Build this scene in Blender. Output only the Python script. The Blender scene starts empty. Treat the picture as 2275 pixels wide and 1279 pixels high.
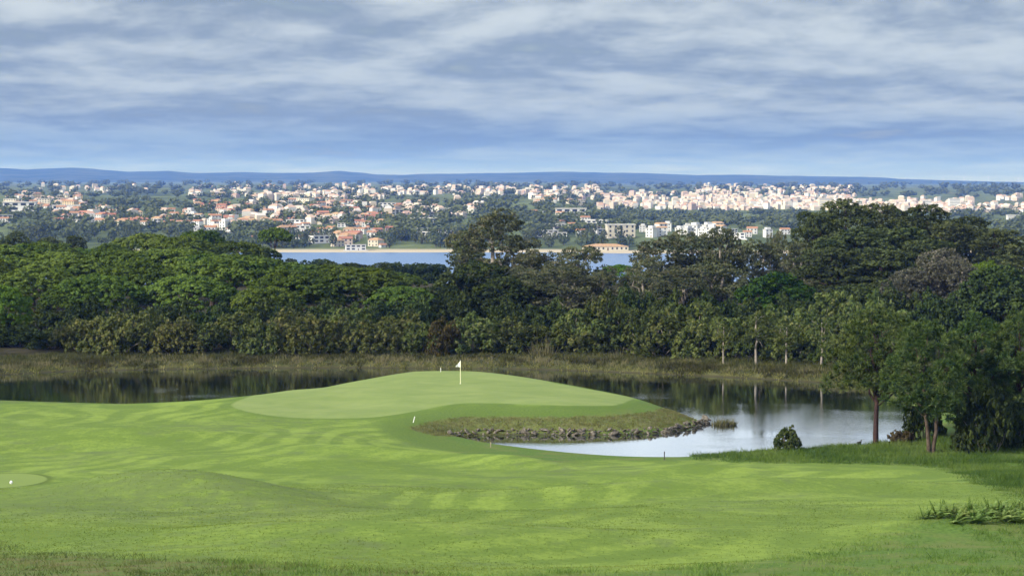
import bpy, math, random
import numpy as np
from mathutils import Vector, Matrix

# ------------------------------------------------------------------ camera, sky, sun, exposure
SC = bpy.context.scene
COL = SC.collection
FPX = 4398.0                      # focal length in photo pixels (photo 2275 x 1279)
CAMZ = 22.0                       # metres above the pond
PITCH = math.atan((639.5 - 395.0) / FPX)
cam_d = bpy.data.cameras.new('camera')
cam_d.sensor_width = 36.0
cam_d.lens = 36.0 * FPX / 2275.0
cam_d.clip_start = 0.5
cam_d.clip_end = 60000
cam = bpy.data.objects.new('camera', cam_d)
COL.objects.link(cam)
cam.location = (0, 0, CAMZ)
cam.rotation_euler = (math.pi / 2 - PITCH, 0, 0)
SC.camera = cam

EXPOSURE = 0.4
SUN_EL, SUN_AZ = 26.0, -122.0      # azimuth measured from +Y (view direction) towards +X: behind left
VS = SC.view_settings
SC.display_settings.display_device = 'sRGB'
VS.view_transform = 'Standard'
VS.look = 'None'
VS.gamma = 1.0
VS.use_curve_mapping = False
VS.exposure = EXPOSURE
CY = SC.cycles
CY.use_denoising = True
CY.max_bounces = 5
CY.diffuse_bounces = 2
CY.glossy_bounces = 2
CY.transmission_bounces = 2
CY.transparent_max_bounces = 4
CY.volume_bounces = 0
CY.caustics_reflective = False
CY.caustics_refractive = False
CY.use_adaptive_sampling = True
CY.adaptive_threshold = 0.015


def s2l(r, g, b, k=1.0):
    f = lambda c: (c / 12.92 if c <= 0.04045 else ((c + 0.055) / 1.055) ** 2.4)
    return (f(r / 255.0) * k, f(g / 255.0) * k, f(b / 255.0) * k, 1.0)


class NT:
    """small helper to wire shader nodes"""
    def __init__(self, tree):
        self.t = tree
        self.n = tree.nodes
        self.l = tree.links
        self.n.clear()

    def node(self, kind, **props):
        nd = self.n.new(kind)
        for k, v in props.items():
            setattr(nd, k, v)
        return nd

    def put(self, sock, v):
        if isinstance(v, bpy.types.NodeSocket):
            self.l.new(v, sock)
        elif v is not None:
            if hasattr(sock.default_value, '__len__') and not hasattr(v, '__len__'):
                v = (v,) * len(sock.default_value)
            sock.default_value = v

    def math(self, op, a, b=None, c=None, clamp=False):
        nd = self.node('ShaderNodeMath', operation=op, use_clamp=clamp)
        self.put(nd.inputs[0], a)
        if b is not None:
            self.put(nd.inputs[1], b)
        if c is not None:
            self.put(nd.inputs[2], c)
        return nd.outputs[0]

    def mix(self, f, a, b, mode='MIX'):
        nd = self.node('ShaderNodeMix', data_type='RGBA', blend_type=mode)
        self.put(nd.inputs[0], f)
        self.put(nd.inputs[6], a)
        self.put(nd.inputs[7], b)
        return nd.outputs[2]

    def noise(self, vec, scale, detail=4.0, rough=0.55, dist=0.0, out=0):
        nd = self.node('ShaderNodeTexNoise')
        if vec is not None:
            self.put(nd.inputs['Vector'], vec)
        nd.inputs['Scale'].default_value = scale
        nd.inputs['Detail'].default_value = detail
        nd.inputs['Roughness'].default_value = rough
        nd.inputs['Distortion'].default_value = dist
        return nd.outputs[out]

    def ramp(self, f, stops, interp='LINEAR'):
        nd = self.node('ShaderNodeValToRGB')
        cr = nd.color_ramp
        cr.interpolation = interp
        while len(cr.elements) > 1:
            cr.elements.remove(cr.elements[-1])
        for i, (p, c) in enumerate(stops):
            e = cr.elements[0] if i == 0 else cr.elements.new(p)
            e.position = p
            if not hasattr(c, '__len__'):
                c = (c, c, c, 1)
            e.color = c if len(c) == 4 else (*c, 1)
        self.put(nd.inputs[0], f)
        return nd.outputs[0]

    def sstep(self, v, lo, hi, a=0.0, b=1.0):
        nd = self.node('ShaderNodeMapRange', interpolation_type='SMOOTHSTEP')
        self.put(nd.inputs[0], v)
        nd.inputs[1].default_value = lo
        nd.inputs[2].default_value = hi
        nd.inputs[3].default_value = a
        nd.inputs[4].default_value = b
        return nd.outputs[0]

    def comb(self, x, y, z=0.0):
        nd = self.node('ShaderNodeCombineXYZ')
        for i, v in enumerate((x, y, z)):
            self.put(nd.inputs[i], v)
        return nd.outputs[0]

    def sep(self, v):
        nd = self.node('ShaderNodeSeparateXYZ')
        self.put(nd.inputs[0], v)
        return nd.outputs

    def attr(self, name):
        return self.node('ShaderNodeAttribute', attribute_name=name).outputs['Fac']


# world: Nishita sky under a streaky layer of cloud
world = bpy.data.worlds.new('World')
SC.world = world
world.use_nodes = True
W = NT(world.node_tree)
sky = W.node('ShaderNodeTexSky', sky_type='NISHITA')
sky.sun_disc = False
sky.sun_elevation = math.radians(SUN_EL)
sky.sun_rotation = math.radians(SUN_AZ)
sky.altitude = 50
d = W.sep(W.node('ShaderNodeTexCoord').outputs['Generated'])
az = W.math('ARCTAN2', d[0], d[1])
el = W.math('ARCSINE', d[2])
elp = W.math('MAXIMUM', el, 0.0)
lg = W.math('LOGARITHM', W.math('ADD', elp, 0.03), math.e)
vec1 = W.comb(W.math('MULTIPLY', az, 9.0), W.math('MULTIPLY', lg, 3.4), 3.1)
vec2 = W.comb(W.math('MULTIPLY', az, 30.0), W.math('MULTIPLY', lg, 9.5), 7.7)
n1 = W.noise(vec1, 1.0, 5.0, 0.55, 0.25)
n2 = W.noise(vec2, 1.0, 4.0, 0.55, 0.3)
n3 = W.noise(W.comb(W.math('MULTIPLY', az, 2.2), W.math('MULTIPLY', lg, 1.5), 1.3), 1.0, 3.0, 0.5, 0.2)
vec1b = W.comb(W.math('MULTIPLY', az, 9.0), W.math('ADD', W.math('MULTIPLY', lg, 3.4), 0.30), 3.1)
vec2b = W.comb(W.math('MULTIPLY', az, 30.0), W.math('ADD', W.math('MULTIPLY', lg, 9.5), 0.45), 7.7)
n1b = W.noise(vec1b, 1.0, 5.0, 0.55, 0.25)
n2b = W.noise(vec2b, 1.0, 4.0, 0.55, 0.3)
emb = W.math('ADD', W.math('MULTIPLY', W.math('SUBTRACT', n1, n1b), 0.50), W.math('MULTIPLY', W.math('SUBTRACT', n2, n2b), 0.16))
mixn = W.math('ADD', W.math('MULTIPLY', n1, 0.70), W.math('MULTIPLY', n2, 0.30))
mixn = W.math('ADD', mixn, emb)
mixn = W.math('ADD', mixn, W.math('MULTIPLY', W.math('SUBTRACT', n3, 0.5), 0.60))
cl = W.sstep(mixn, 0.30, 0.74)
ks = 1.0 / 2 ** EXPOSURE
elr = W.math('MULTIPLY', elp, 2.5, clamp=True)      # 0 .. 0.4 rad
dark = W.ramp(elr, [(0.0, s2l(176, 198, 222, ks)), (0.025, s2l(132, 162, 206, ks)), (0.05, s2l(116, 146, 194, ks)), (0.09, s2l(130, 154, 190, ks)),
                    (0.22, s2l(138, 157, 184, ks)), (0.31, s2l(196, 211, 232, ks)), (0.5, s2l(222, 232, 246, ks)), (1.0, s2l(222, 232, 246, ks))])
lite = W.ramp(elr, [(0.0, s2l(212, 224, 238, ks)), (0.025, s2l(168, 192, 224, ks)), (0.05, s2l(150, 178, 216, ks)), (0.09, s2l(186, 202, 222, ks)),
                    (0.22, s2l(208, 219, 229, ks)), (0.31, s2l(236, 246, 255, ks * 1.4)), (0.5, s2l(242, 248, 255, ks * 1.5)), (1.0, s2l(242, 248, 255, ks * 1.35))])
cloud = W.mix(cl, dark, lite)
skyc = W.mix(1.0, sky.outputs[0], (0.09, 0.09, 0.09, 1), 'MULTIPLY')
gap = W.sstep(mixn, 0.20, 0.40, 0.65, 0.93)
fin = W.mix(gap, skyc, cloud)
bg = W.node('ShaderNodeBackground')
W.put(bg.inputs[0], fin)
bg.inputs[1].default_value = 1.0
W.l.new(bg.outputs[0], W.node('ShaderNodeOutputWorld').inputs[0])

sun_d = bpy.data.lights.new('sun', 'SUN')
sun_d.energy = 4.4
sun_d.angle = math.radians(3.0)
sun_d.color = (1.0, 0.94, 0.84)
sun = bpy.data.objects.new('sun', sun_d)
COL.objects.link(sun)
sdir = Vector((math.sin(math.radians(SUN_AZ)) * math.cos(math.radians(SUN_EL)),
               math.cos(math.radians(SUN_AZ)) * math.cos(math.radians(SUN_EL)), math.sin(math.radians(SUN_EL))))
sun.rotation_euler = (-sdir).to_track_quat('-Z', 'Y').to_euler()
sun.location = (0, 0, 300)

# ------------------------------------------------------------------ helpers
rng = np.random.default_rng(11)
random.seed(5)


def ray(px, py):
    cx = (np.asarray(px, float) - 1137.5) / FPX
    cy = (639.5 - np.asarray(py, float)) / FPX
    dy = math.cos(PITCH) + cy * math.sin(PITCH)
    dz = -math.sin(PITCH) + cy * math.cos(PITCH)
    return cx / dy, dz / dy            # X and Z per metre of Y


def gp(px, py, z):
    a, b = ray(px, py)
    Y = (z - CAMZ) / b
    return np.array([a * Y, Y])


def at_y(px, py, Y):
    a, b = ray(px, py)
    return np.array([a * Y, Y, CAMZ + b * Y])


def smooth(t, a, b):
    t = np.clip((t - a) / (b - a), 0, 1)
    return t * t * (3 - 2 * t)


_perm = np.random.default_rng(3).random((256, 256))


def vnoise(x, y):
    xi = np.floor(x).astype(int); yi = np.floor(y).astype(int)
    fx = x - xi; fy = y - yi
    fx = fx * fx * (3 - 2 * fx); fy = fy * fy * (3 - 2 * fy)
    g = lambda i, j: _perm[i & 255, j & 255]
    return ((g(xi, yi) * (1 - fx) + g(xi + 1, yi) * fx) * (1 - fy)
            + (g(xi, yi + 1) * (1 - fx) + g(xi + 1, yi + 1) * fx) * fy) * 2 - 1


def fbm(x, y, o=4):
    s = 0; a = 1.0
    for i in range(o):
        s = s + a * vnoise(x + 17.3 * i, y - 9.1 * i)
        x = x * 2.03; y = y * 2.03; a *= 0.5
    return s


def sdf(poly, X, Y):
    """signed distance to a polygon, negative inside"""
    X = np.asarray(X, float); Y = np.asarray(Y, float)
    sh = X.shape
    X = X.ravel(); Y = Y.ravel()
    P = np.asarray(poly, float)
    best = np.full(X.shape, 1e18)
    ins = np.zeros(X.shape, bool)
    for i in range(len(P)):
        ax, ay = P[i]; bx, by = P[(i + 1) % len(P)]
        ex, ey = bx - ax, by - ay
        wx, wy = X - ax, Y - ay
        t = np.clip((wx * ex + wy * ey) / (ex * ex + ey * ey + 1e-12), 0, 1)
        best = np.minimum(best, (wx - ex * t) ** 2 + (wy - ey * t) ** 2)
        c = (ay > Y) != (by > Y)
        if abs(by - ay) > 1e-12:
            ins ^= c & (X < ex * (Y - ay) / (by - ay) + ax)
    r = np.sqrt(best)
    return np.where(ins, -r, r).reshape(sh)


def chaikin(P, n=2):
    P = np.asarray(P, float)
    for _ in range(n):
        Q = np.roll(P, -1, 0)
        P = np.stack([P * 0.75 + Q * 0.25, P * 0.25 + Q * 0.75], 1).reshape(-1, 2)
    return P


def make_mesh(name, V, F, mats=None, attrs=None, smooth_=False, matidx=None, normals=None):
    V = np.asarray(V, np.float32)
    me = bpy.data.meshes.new(name)
    me.vertices.add(len(V))
    me.vertices.foreach_set('co', V.ravel())
    groups = F if isinstance(F, list) else [F]
    groups = [np.asarray(g, np.int32) for g in groups if len(g)]
    tot = np.concatenate([np.full(len(g), g.shape[1], np.int32) for g in groups])
    idx = np.concatenate([g.ravel() for g in groups])
    me.loops.add(len(idx))
    me.loops.foreach_set('vertex_index', idx)
    me.polygons.add(len(tot))
    st = np.concatenate([[0], np.cumsum(tot)[:-1]]).astype(np.int32)
    me.polygons.foreach_set('loop_start', st)
    me.polygons.foreach_set('loop_total', tot)
    if matidx is not None:
        me.polygons.foreach_set('material_index', np.asarray(matidx, np.int32))
    me.polygons.foreach_set('use_smooth', np.full(len(tot), bool(smooth_)))
    me.update(calc_edges=True)
    for k, a in (attrs or {}).items():
        at = me.attributes.new(k, 'FLOAT', 'POINT')
        at.data.foreach_set('value', np.asarray(a, np.float32))
    for m in (mats if isinstance(mats, (list, tuple)) else [mats]):
        if m is not None:
            me.materials.append(m)
    if normals is not None:
        me.normals_split_custom_set_from_vertices(normals.tolist())
    return me


def obj(name, me, parent=None, loc=None, rot=None, scale=None):
    o = bpy.data.objects.new(name, me)
    COL.objects.link(o)
    if parent is not None:
        o.parent = parent
    if loc is not None:
        o.location = loc
    if rot is not None:
        o.rotation_euler = rot
    if scale is not None:
        o.scale = scale
    return o


def tag(o, label=None, cat=None, group=None, kind=None):
    for k, v in (('label', label), ('category', cat), ('group', group), ('kind', kind)):
        if v:
            o[k] = v
    return o


class MB:
    """collects boxes, tubes and free faces into one mesh"""
    def __init__(self):
        self.v = []; self.q = []; self.t = []; self.n = 0

    def add(self, V, F):
        V = np.asarray(V, float)
        for f in F:
            (self.q if len(f) == 4 else self.t).append([i + self.n for i in f])
        self.v.append(V); self.n += len(V)
        return self

    def box(self, x0, x1, y0, y1, z0, z1):
        V = [(x, y, z) for z in (z0, z1) for y in (y0, y1) for x in (x0, x1)]
        return self.add(V, [(0, 2, 3, 1), (4, 5, 7, 6), (0, 1, 5, 4), (2, 6, 7, 3), (0, 4, 6, 2), (1, 3, 7, 5)])

    def tube(self, path, rad, sides=7, cap=True):
        path = np.asarray(path, float)
        n = len(path)
        T = np.gradient(path, axis=0)
        T /= np.linalg.norm(T, axis=1)[:, None] + 1e-9
        up = np.array([0.13, 1.0, 0.07])
        V = []
        for i in range(n):
            a = np.cross(T[i], up); a /= np.linalg.norm(a) + 1e-9
            b = np.cross(T[i], a)
            for k in range(sides):
                th = 2 * math.pi * k / sides
                V.append(path[i] + (a * math.cos(th) + b * math.sin(th)) * rad[i])
        F = []
        for i in range(n - 1):
            for k in range(sides):
                k2 = (k + 1) % sides
                F.append((i * sides + k, i * sides + k2, (i + 1) * sides + k2, (i + 1) * sides + k))
        if cap:
            V.append(path[-1]); c = len(V) - 1
            for k in range(sides):
                F.append(((n - 1) * sides + k, (n - 1) * sides + (k + 1) % sides, c))
        return self.add(V, F)

    def mesh(self, name, mat, smooth_=False, attrs=None):
        V = np.concatenate(self.v)
        return make_mesh(name, V, [g for g in (self.q, self.t) if g], mat, attrs, smooth_)


def bsdf(t, col, rough=0.9, spec=0.2):
    b = t.node('ShaderNodeBsdfPrincipled')
    t.put(b.inputs['Base Color'], col)
    t.put(b.inputs['Roughness'], rough)
    t.put(b.inputs['Specular IOR Level'], spec)
    return b


def new_mat(name):
    m = bpy.data.materials.new(name)
    m.use_nodes = True
    return m, NT(m.node_tree)


def out(t, sh):
    t.l.new(sh, t.node('ShaderNodeOutputMaterial').inputs[0])


def noisy_mat(name, c1, c2, scale=3.0, rough=0.85, spec=0.2, bump=0.0, coords='Object'):
    m, t = new_mat(name)
    tc = t.node('ShaderNodeTexCoord').outputs[coords]
    n = t.noise(tc, scale, 5.0, 0.6)
    oi = t.node('ShaderNodeObjectInfo').outputs['Random']
    col = t.mix(t.sstep(n, 0.3, 0.7), (*c1, 1), (*c2, 1))
    col = t.mix(1.0, col, t.ramp(oi, [(0, 0.82), (1, 1.12)]), 'MULTIPLY')
    b = bsdf(t, col, rough, spec)
    if bump:
        bp = t.node('ShaderNodeBump')
        bp.inputs['Strength'].default_value = bump
        bp.inputs['Distance'].default_value = 0.05
        t.put(bp.inputs['Height'], n)
        t.put(b.inputs['Normal'], bp.outputs[0])
    out(t, b.outputs[0])
    return m


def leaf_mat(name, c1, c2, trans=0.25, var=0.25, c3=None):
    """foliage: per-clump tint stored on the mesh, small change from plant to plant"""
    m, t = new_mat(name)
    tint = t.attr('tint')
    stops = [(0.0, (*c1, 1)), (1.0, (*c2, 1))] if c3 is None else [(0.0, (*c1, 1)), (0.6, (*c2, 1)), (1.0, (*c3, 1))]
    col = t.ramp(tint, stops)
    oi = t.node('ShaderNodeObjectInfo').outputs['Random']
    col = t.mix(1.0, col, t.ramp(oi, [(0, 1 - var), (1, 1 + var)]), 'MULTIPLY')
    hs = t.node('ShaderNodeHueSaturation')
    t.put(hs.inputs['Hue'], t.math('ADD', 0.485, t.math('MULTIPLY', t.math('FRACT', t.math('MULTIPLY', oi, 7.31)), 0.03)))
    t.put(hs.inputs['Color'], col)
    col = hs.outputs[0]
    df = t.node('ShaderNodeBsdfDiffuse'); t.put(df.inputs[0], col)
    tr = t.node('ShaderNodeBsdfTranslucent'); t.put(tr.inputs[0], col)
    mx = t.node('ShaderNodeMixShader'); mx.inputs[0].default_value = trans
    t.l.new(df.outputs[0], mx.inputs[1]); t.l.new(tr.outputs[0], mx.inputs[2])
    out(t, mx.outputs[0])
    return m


# ------------------------------------------------------------------ the lie of the land
SEA = CAMZ - 50.0                  # lagoon level

# pond outline: far bank and near shores at water level, hidden shores pushed beyond the crest that hides them
shore = []
for p in [(-260, 850), (-120, 841), (0, 833), (100, 827), (190, 823.5), (280, 822), (400, 820), (560, 818), (720, 817), (900, 817.5), (1060, 818),
          (1200, 821), (1300, 824), (1400, 828), (1520, 833), (1640, 839), (1760, 846), (1850, 851), (1960, 868), (2020, 900),
          (2025, 950), (2000, 984), (1940, 989), (1900, 993), (1850, 996), (1800, 999), (1750, 1000), (1700, 1002), (1600, 1010),
          (1540, 1017), (1480, 1019), (1400, 1018), (1300, 1011), (1200, 1001), (1110, 991), (1030, 978), (1000, 974),
          (1040, 968), (1100, 966), (1200, 966), (1300, 966.5), (1400, 966), (1480, 962), (1540, 951), (1572, 941)]:
    shore.append(gp(p[0], p[1], 0.0))
for x, y, z in [(1550, 926, .7), (1490, 895, 1.5), (1440, 878, 1.9), (1330, 857, 2.2), (1240, 841, 2.5), (1140, 826, 2.7), (1060, 821, 2.8),
                (950, 821, 2.8), (860, 824, 2.7), (820, 836, 2.2), (720, 856, 1.5), (600, 870, 1.3), (500, 880, 1.1), (400, 888, 1.0),
                (285, 893.5, .8), (200, 893, .8), (100, 891, .8), (0, 888, .8), (-150, 880, .8), (-260, 872, .8)]:
    z = z * 0.62 + 0.1
    g = gp(x, y, z)
    shore.append(g + np.array([0.0, z / 0.5 + 0.6]))
SHORE = chaikin(shore, 1)

ctrl = []
def C(px, py, z): ctrl.append((*gp(px, py, z), z))
def CY_(px, py, Y): ctrl.append(tuple(at_y(px, py, Y)))
for px in (-100, 300, 700, 1137, 1600, 2000, 2380):
    CY_(px, 1279, 56); CY_(px, 1200, 72); CY_(px, 1150, 86)
for px in (-100, 350, 750, 1137, 1500, 1850, 2300):
    CY_(px, 1100, 104); CY_(px, 1060, 123)
for px in (1300, 1500, 1700):
    CY_(px, 1022, 149)
CY_(1900, 1035, 140); CY_(2100, 1032, 143); CY_(2300, 1035, 146)
for p in [(510, 903, 1.9), (700, 928, 1.75), (900, 915, 2.2), (1000, 897, 2.5), (1100, 895, 2.55), (1250, 902, 2.4), (1440, 893, 1.9),
          (1350, 870, 2.2), (1200, 843, 2.6), (1000, 825, 2.85), (900, 826, 2.8), (800, 847, 2.4), (650, 865, 2.0), (560, 885, 1.9),
          (1000, 860, 2.7), (750, 890, 2.1), (1200, 875, 2.55), (860, 826, 2.7), (1130, 828, 2.7), (1490, 897, 1.5),
          (500, 885, 1.2), (600, 873, 1.4), (720, 858, 1.6)]:
    C(p[0], p[1], p[2] * 0.62 + 0.1)
for p in [(1100, 955, .7), (1200, 957, .65), (1300, 957, .65), (1450, 953, .6), (1100, 925, 1.15), (1300, 928, 1.05), (1540, 940, .5), (1030, 955, .8),
          (285, 897, .7), (100, 895, .7), (-100, 892, .75),
          (300, 940, 1.3), (0, 940, 1.3), (500, 950, 1.5), (100, 1000, 2.4), (500, 1000, 2.2), (750, 975, 1.6), (860, 955, 1.25), (950, 985, .9), (1050, 1000, .9),
          (800, 1020, 2.1), (1150, 1020, 1.1), (1750, 1012, .6), (1900, 1005, .6), (2070, 1004, .9), (2200, 1008, 1.2), (2300, 1010, 1.5), (2080, 940, .9), (2200, 940, 1.3)]:
    C(*p)
for px in range(-200, 2500, 300):
    C(px, 797 if px < 1500 else 806, 0.8)
for X in (-95, -60, -30, 0, 30, 60, 95):
    ctrl.append((X, 268.0, 1.6))
ctrl = np.array(ctrl)


def _phi(r2):
    return 0.5 * r2 * np.log(r2 + 1e-9)


_n = len(ctrl)
_P = np.c_[np.ones(_n), ctrl[:, :2] / 100]
_d2 = ((ctrl[:, None, :2] - ctrl[None, :, :2]) ** 2).sum(-1) / 1e4
_A = np.zeros((_n + 3, _n + 3))
_A[:_n, :_n] = _phi(_d2) + np.eye(_n) * 2e-4
_A[:_n, _n:] = _P
_A[_n:, :_n] = _P.T
_w = np.linalg.solve(_A, np.r_[ctrl[:, 2], 0, 0, 0])


def tps(X, Y):
    r = _w[_n] + _w[_n + 1] * X / 100 + _w[_n + 2] * Y / 100
    for i in range(_n):
        r = r + _w[i] * _phi(((X - ctrl[i, 0]) ** 2 + (Y - ctrl[i, 1]) ** 2) / 1e4)
    return r


# swells and knolls of the fairway: pixel centre, assumed height, half-lengths, turn, rise
BUMPS = []
for px, py, z, sx, sy, a, h in [(345, 1098, 5.2, 7.5, 6.5, -20, 0.50), (560, 1120, 5.6, 10, 5.0, -38, 0.36), (-120, 1062, 3.8, 5, 5.0, 0, 0.1),
                                (830, 1010, 2.0, 8, 4.0, -30, 0.38), (1130, 1040, 2.0, 7, 3.2, -40, 0.42), (640, 1030, 2.4, 9, 4, -15, 0.25),
                                (300, 965, 2.0, 12, 4, -8, 0.35), (100, 985, 2.4, 6, 3.5, 0, -0.35), (1330, 1080, 3.5, 9, 4, 20, -0.35),
                                (1560, 1060, 2.6, 6, 4, 10, 0.30), (1480, 1110, 4.6, 10, 4, 15, 0.30), (1850, 1090, 4.5, 9, 4, 0, 0.25),
                                (950, 1130, 5.6, 11, 5, 10, -0.35), (1150, 1200, 8.6, 9, 5, 10, 0.20), (700, 1200, 8.6, 8, 5, -20, 0.25),
                                (1250, 880, 2.5, 8, 6, 0, 0.12), (760, 880, 2.1, 6, 5, 0, -0.10), (1400, 1225, 9.4, 10, 5, 25, -0.2),
                                (2150, 1180, 8.2, 7, 4, 20, 0.35), (1950, 1060, 3.0, 7, 3.5, 0, 0.2)]:
    c = gp(px, py, z)
    BUMPS.append((c[0], c[1], sx * .85, sy * .8, math.radians(a), h * 2.1))

B_Y = [-400, -60, 0, 7, 14, 30, 56, 104, 150, 190, 255, 340, 400, 470, 600, 950, 1200]
B_Z = [20.6, 20.4, 20.3, 20.1, 18.6, 15.2, 10.7, 5.3, 1.8, 1.6, 2.0, 2.5, 1.0, -5, -14, -31, -33]

PL = [(1200, -4), (1318, -1), (1338, .8), (1450, 6), (1600, 11.5), (1900, 17.5), (2300, 21.5), (2800, 25), (3200, 21), (4000, 24.5), (5000, 26), (6000, 26.5), (9000, 24), (12000, 26), (16000, 20)]
PR = [(1200, -4), (1300, -1), (1318, .8), (1420, 7), (1560, 5.5), (2000, 6), (2700, 6.5), (3200, 9), (4500, 19.5), (5200, 22), (6000, 19), (9000, 16), (12000, 14), (16000, 10)]
PL = np.array(PL); PR = np.array(PR)


def near_h(X, Y):
    X = np.asarray(X, float); Y = np.asarray(Y, float)
    base = np.interp(Y, B_Y, B_Z)
    w = smooth(Y, 40, 56) * (1 - smooth(Y, 250, 266)) * (1 - smooth(np.abs(X), 78, 92))
    L = np.where(w > 0, base + w * (np.clip(tps(X, Y), -2, 14) - base), base)
    for cx, cy, sx, sy, a, h in BUMPS:
        u = (X - cx) * math.cos(a) + (Y - cy) * math.sin(a)
        v = -(X - cx) * math.sin(a) + (Y - cy) * math.cos(a)
        L = L + h * np.exp(-(u / sx) ** 2 - (v / sy) ** 2)
    L = L + 0.05 * fbm(X / 9.0, Y / 7.0, 3) + np.where(Y > 262, 0.5 * fbm(X / 40, Y / 40, 3), 0)
    s = sdf(SHORE, X, Y)
    L = np.maximum(L, 0.06) if False else L
    bank = 0.04 + 0.5 * np.maximum(s, 0)
    k = 0.35
    hmin = -np.log(np.exp(-np.clip(L, -5, 30) / k) + np.exp(-np.clip(bank, 0, 30) / k)) * k
    hmin = np.where(bank > L + 3, L, hmin)
    hh = np.maximum(hmin, np.minimum(0.03 + 0.12 * np.maximum(s, 0), 0.25))
    hh = np.where(Y > 300, L, hh)
    return np.where(s < 0, np.maximum(-1.4, 0.03 + 0.45 * s), hh)


def far_h(X, Y):
    X = np.asarray(X, float); Y = np.asarray(Y, float)
    ang = X / np.maximum(Y, 1) * FPX + 1137.5
    t = smooth(ang, 1180, 1480)
    h = np.interp(Y, PL[:, 0], PL[:, 1]) * (1 - t) + np.interp(Y, PR[:, 0], PR[:, 1]) * t
    amp = smooth(Y, 1340, 1700)
    h = h + amp * (2.2 * fbm(X / 260.0, Y / 420.0, 3) + 0.8 * fbm(X / 70.0, Y / 120.0, 2)) * (1 - 0.6 * smooth(Y, 2600, 4500))
    h = h + 1.6 * np.sin(X / 75.0) * smooth(Y, 1345, 1420) * (1 - smooth(Y, 1500, 1700))
    return SEA + h


def ground_h(X, Y):
    X = np.asarray(X, float); Y = np.asarray(Y, float)
    r = np.empty(np.broadcast(X, Y).shape)
    X, Y = np.broadcast_arrays(X, Y)
    m = Y < 1100
    if m.any():
        r[m] = near_h(X[m], Y[m])
    if (~m).any():
        r[~m] = far_h(X[~m], Y[~m])
    return r


def hit(px, py, far=False):
    """where the sight line through a pixel meets the ground"""
    a, b = ray(px, py)
    Ys = np.geomspace(1250, 12000, 900) if far else np.arange(46, 262, 0.4)
    g = ground_h(a * Ys, Ys)
    zz = CAMZ + b * Ys
    below = np.nonzero(zz < g)[0]
    if len(below) == 0:
        return None
    i = below[0]
    if i == 0:
        Y = Ys[0]
    else:
        d0 = zz[i - 1] - g[i - 1]; d1 = zz[i] - g[i]
        Y = Ys[i - 1] + (Ys[i] - Ys[i - 1]) * d0 / (d0 - d1)
    return np.array([a * Y, Y, float(ground_h(np.array([a * Y]), np.array([Y]))[0])])


def hits(pts):
    return np.array([h[:2] for h in (hit(*p) for p in pts) if h is not None])


GREEN = chaikin(hits([(510, 903), (522, 892), (560, 880), (620, 869), (700, 860), (790, 848), (850, 834), (900, 827.5), (1000, 826), (1080, 826.5), (1130, 831), (1200, 845),
                      (1280, 859), (1350, 872), (1400, 882), (1442, 893), (1400, 900), (1300, 903), (1200, 900), (1100, 895), (1040, 894), (990, 899),
                      (940, 910), (880, 921), (800, 929), (700, 929), (620, 925), (560, 917)]), 2)
COLLAR = chaikin(hits([(832, 948), (860, 932), (930, 918), (1000, 903), (1050, 897), (1200, 905), (1400, 906), (1480, 897), (1500, 905), (1420, 924), (1200, 928),
                       (1050, 924), (980, 932), (925, 946), (965, 965), (1040, 990), (1110, 1000), (1040, 1004), (960, 998), (880, 977), (845, 962)]), 2)
BROWN = chaikin(hits([(905, 950), (960, 936), (1020, 926), (1100, 926), (1250, 929), (1400, 924), (1485, 912), (1530, 918), (1572, 936), (1540, 946), (1450, 958),
                      (1300, 961), (1100, 961), (1040, 963), (1005, 970), (950, 966)]), 2)
FAIR = chaikin(hits([(-150, 897), (100, 895), (285, 898), (400, 892), (500, 885), (600, 874), (720, 860), (820, 840), (870, 826), (1000, 823), (1130, 826), (1240, 842), (1330, 859),
                     (1440, 880), (1490, 897), (1400, 912), (1200, 912), (1050, 906), (960, 920), (880, 940), (850, 955), (900, 980), (1000, 1003), (1150, 1012),
                     (1300, 1020), (1400, 1024), (1500, 1024), (1580, 1021), (1700, 1029), (1900, 1031), (2090, 1035), (2130, 1055), (2210, 1090), (2300, 1118), (2300, 1128),
                     (2100, 1142), (2030, 1165), (1900, 1208), (1740, 1240), (1560, 1262), (1300, 1272), (1000, 1278), (850, 1272), (600, 1250), (350, 1240), (-150, 1222)]), 2)
_tc = hit(-55, 1068)
TEE = np.array([(_tc[0] + 3.9 * math.cos(a), _tc[1] + 9.0 * math.sin(a)) for a in np.linspace(0, 2 * math.pi, 40, endpoint=False)])

# ------------------------------------------------------------------ ground material
gm, t = new_mat('turf_and_earth')
pos = t.node('ShaderNodeNewGeometry').outputs['Position']
P3 = t.sep(pos)
flat = t.comb(P3[0], P3[1], 0.0)
fine = t.noise(flat, 5.0, 5.0, 0.7)
med = t.noise(flat, 0.45, 5.0, 0.6, 0.4)
big = t.noise(flat, 0.06, 4.0, 0.55, 0.6)
streak = t.noise(t.comb(t.math('MULTIPLY', P3[0], 0.16), t.math('MULTIPLY', P3[1], 0.22), 2.0), 1.0, 4.0, 0.6, 0.8)
edge = t.math('MULTIPLY', t.math('SUBTRACT', t.noise(flat, 2.2, 3.0, 0.6), 0.5), 0.5)
edge2 = t.math('MULTIPLY', t.math('SUBTRACT', t.noise(flat, 0.7, 5.0, 0.65), 0.5), 3.4)
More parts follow.
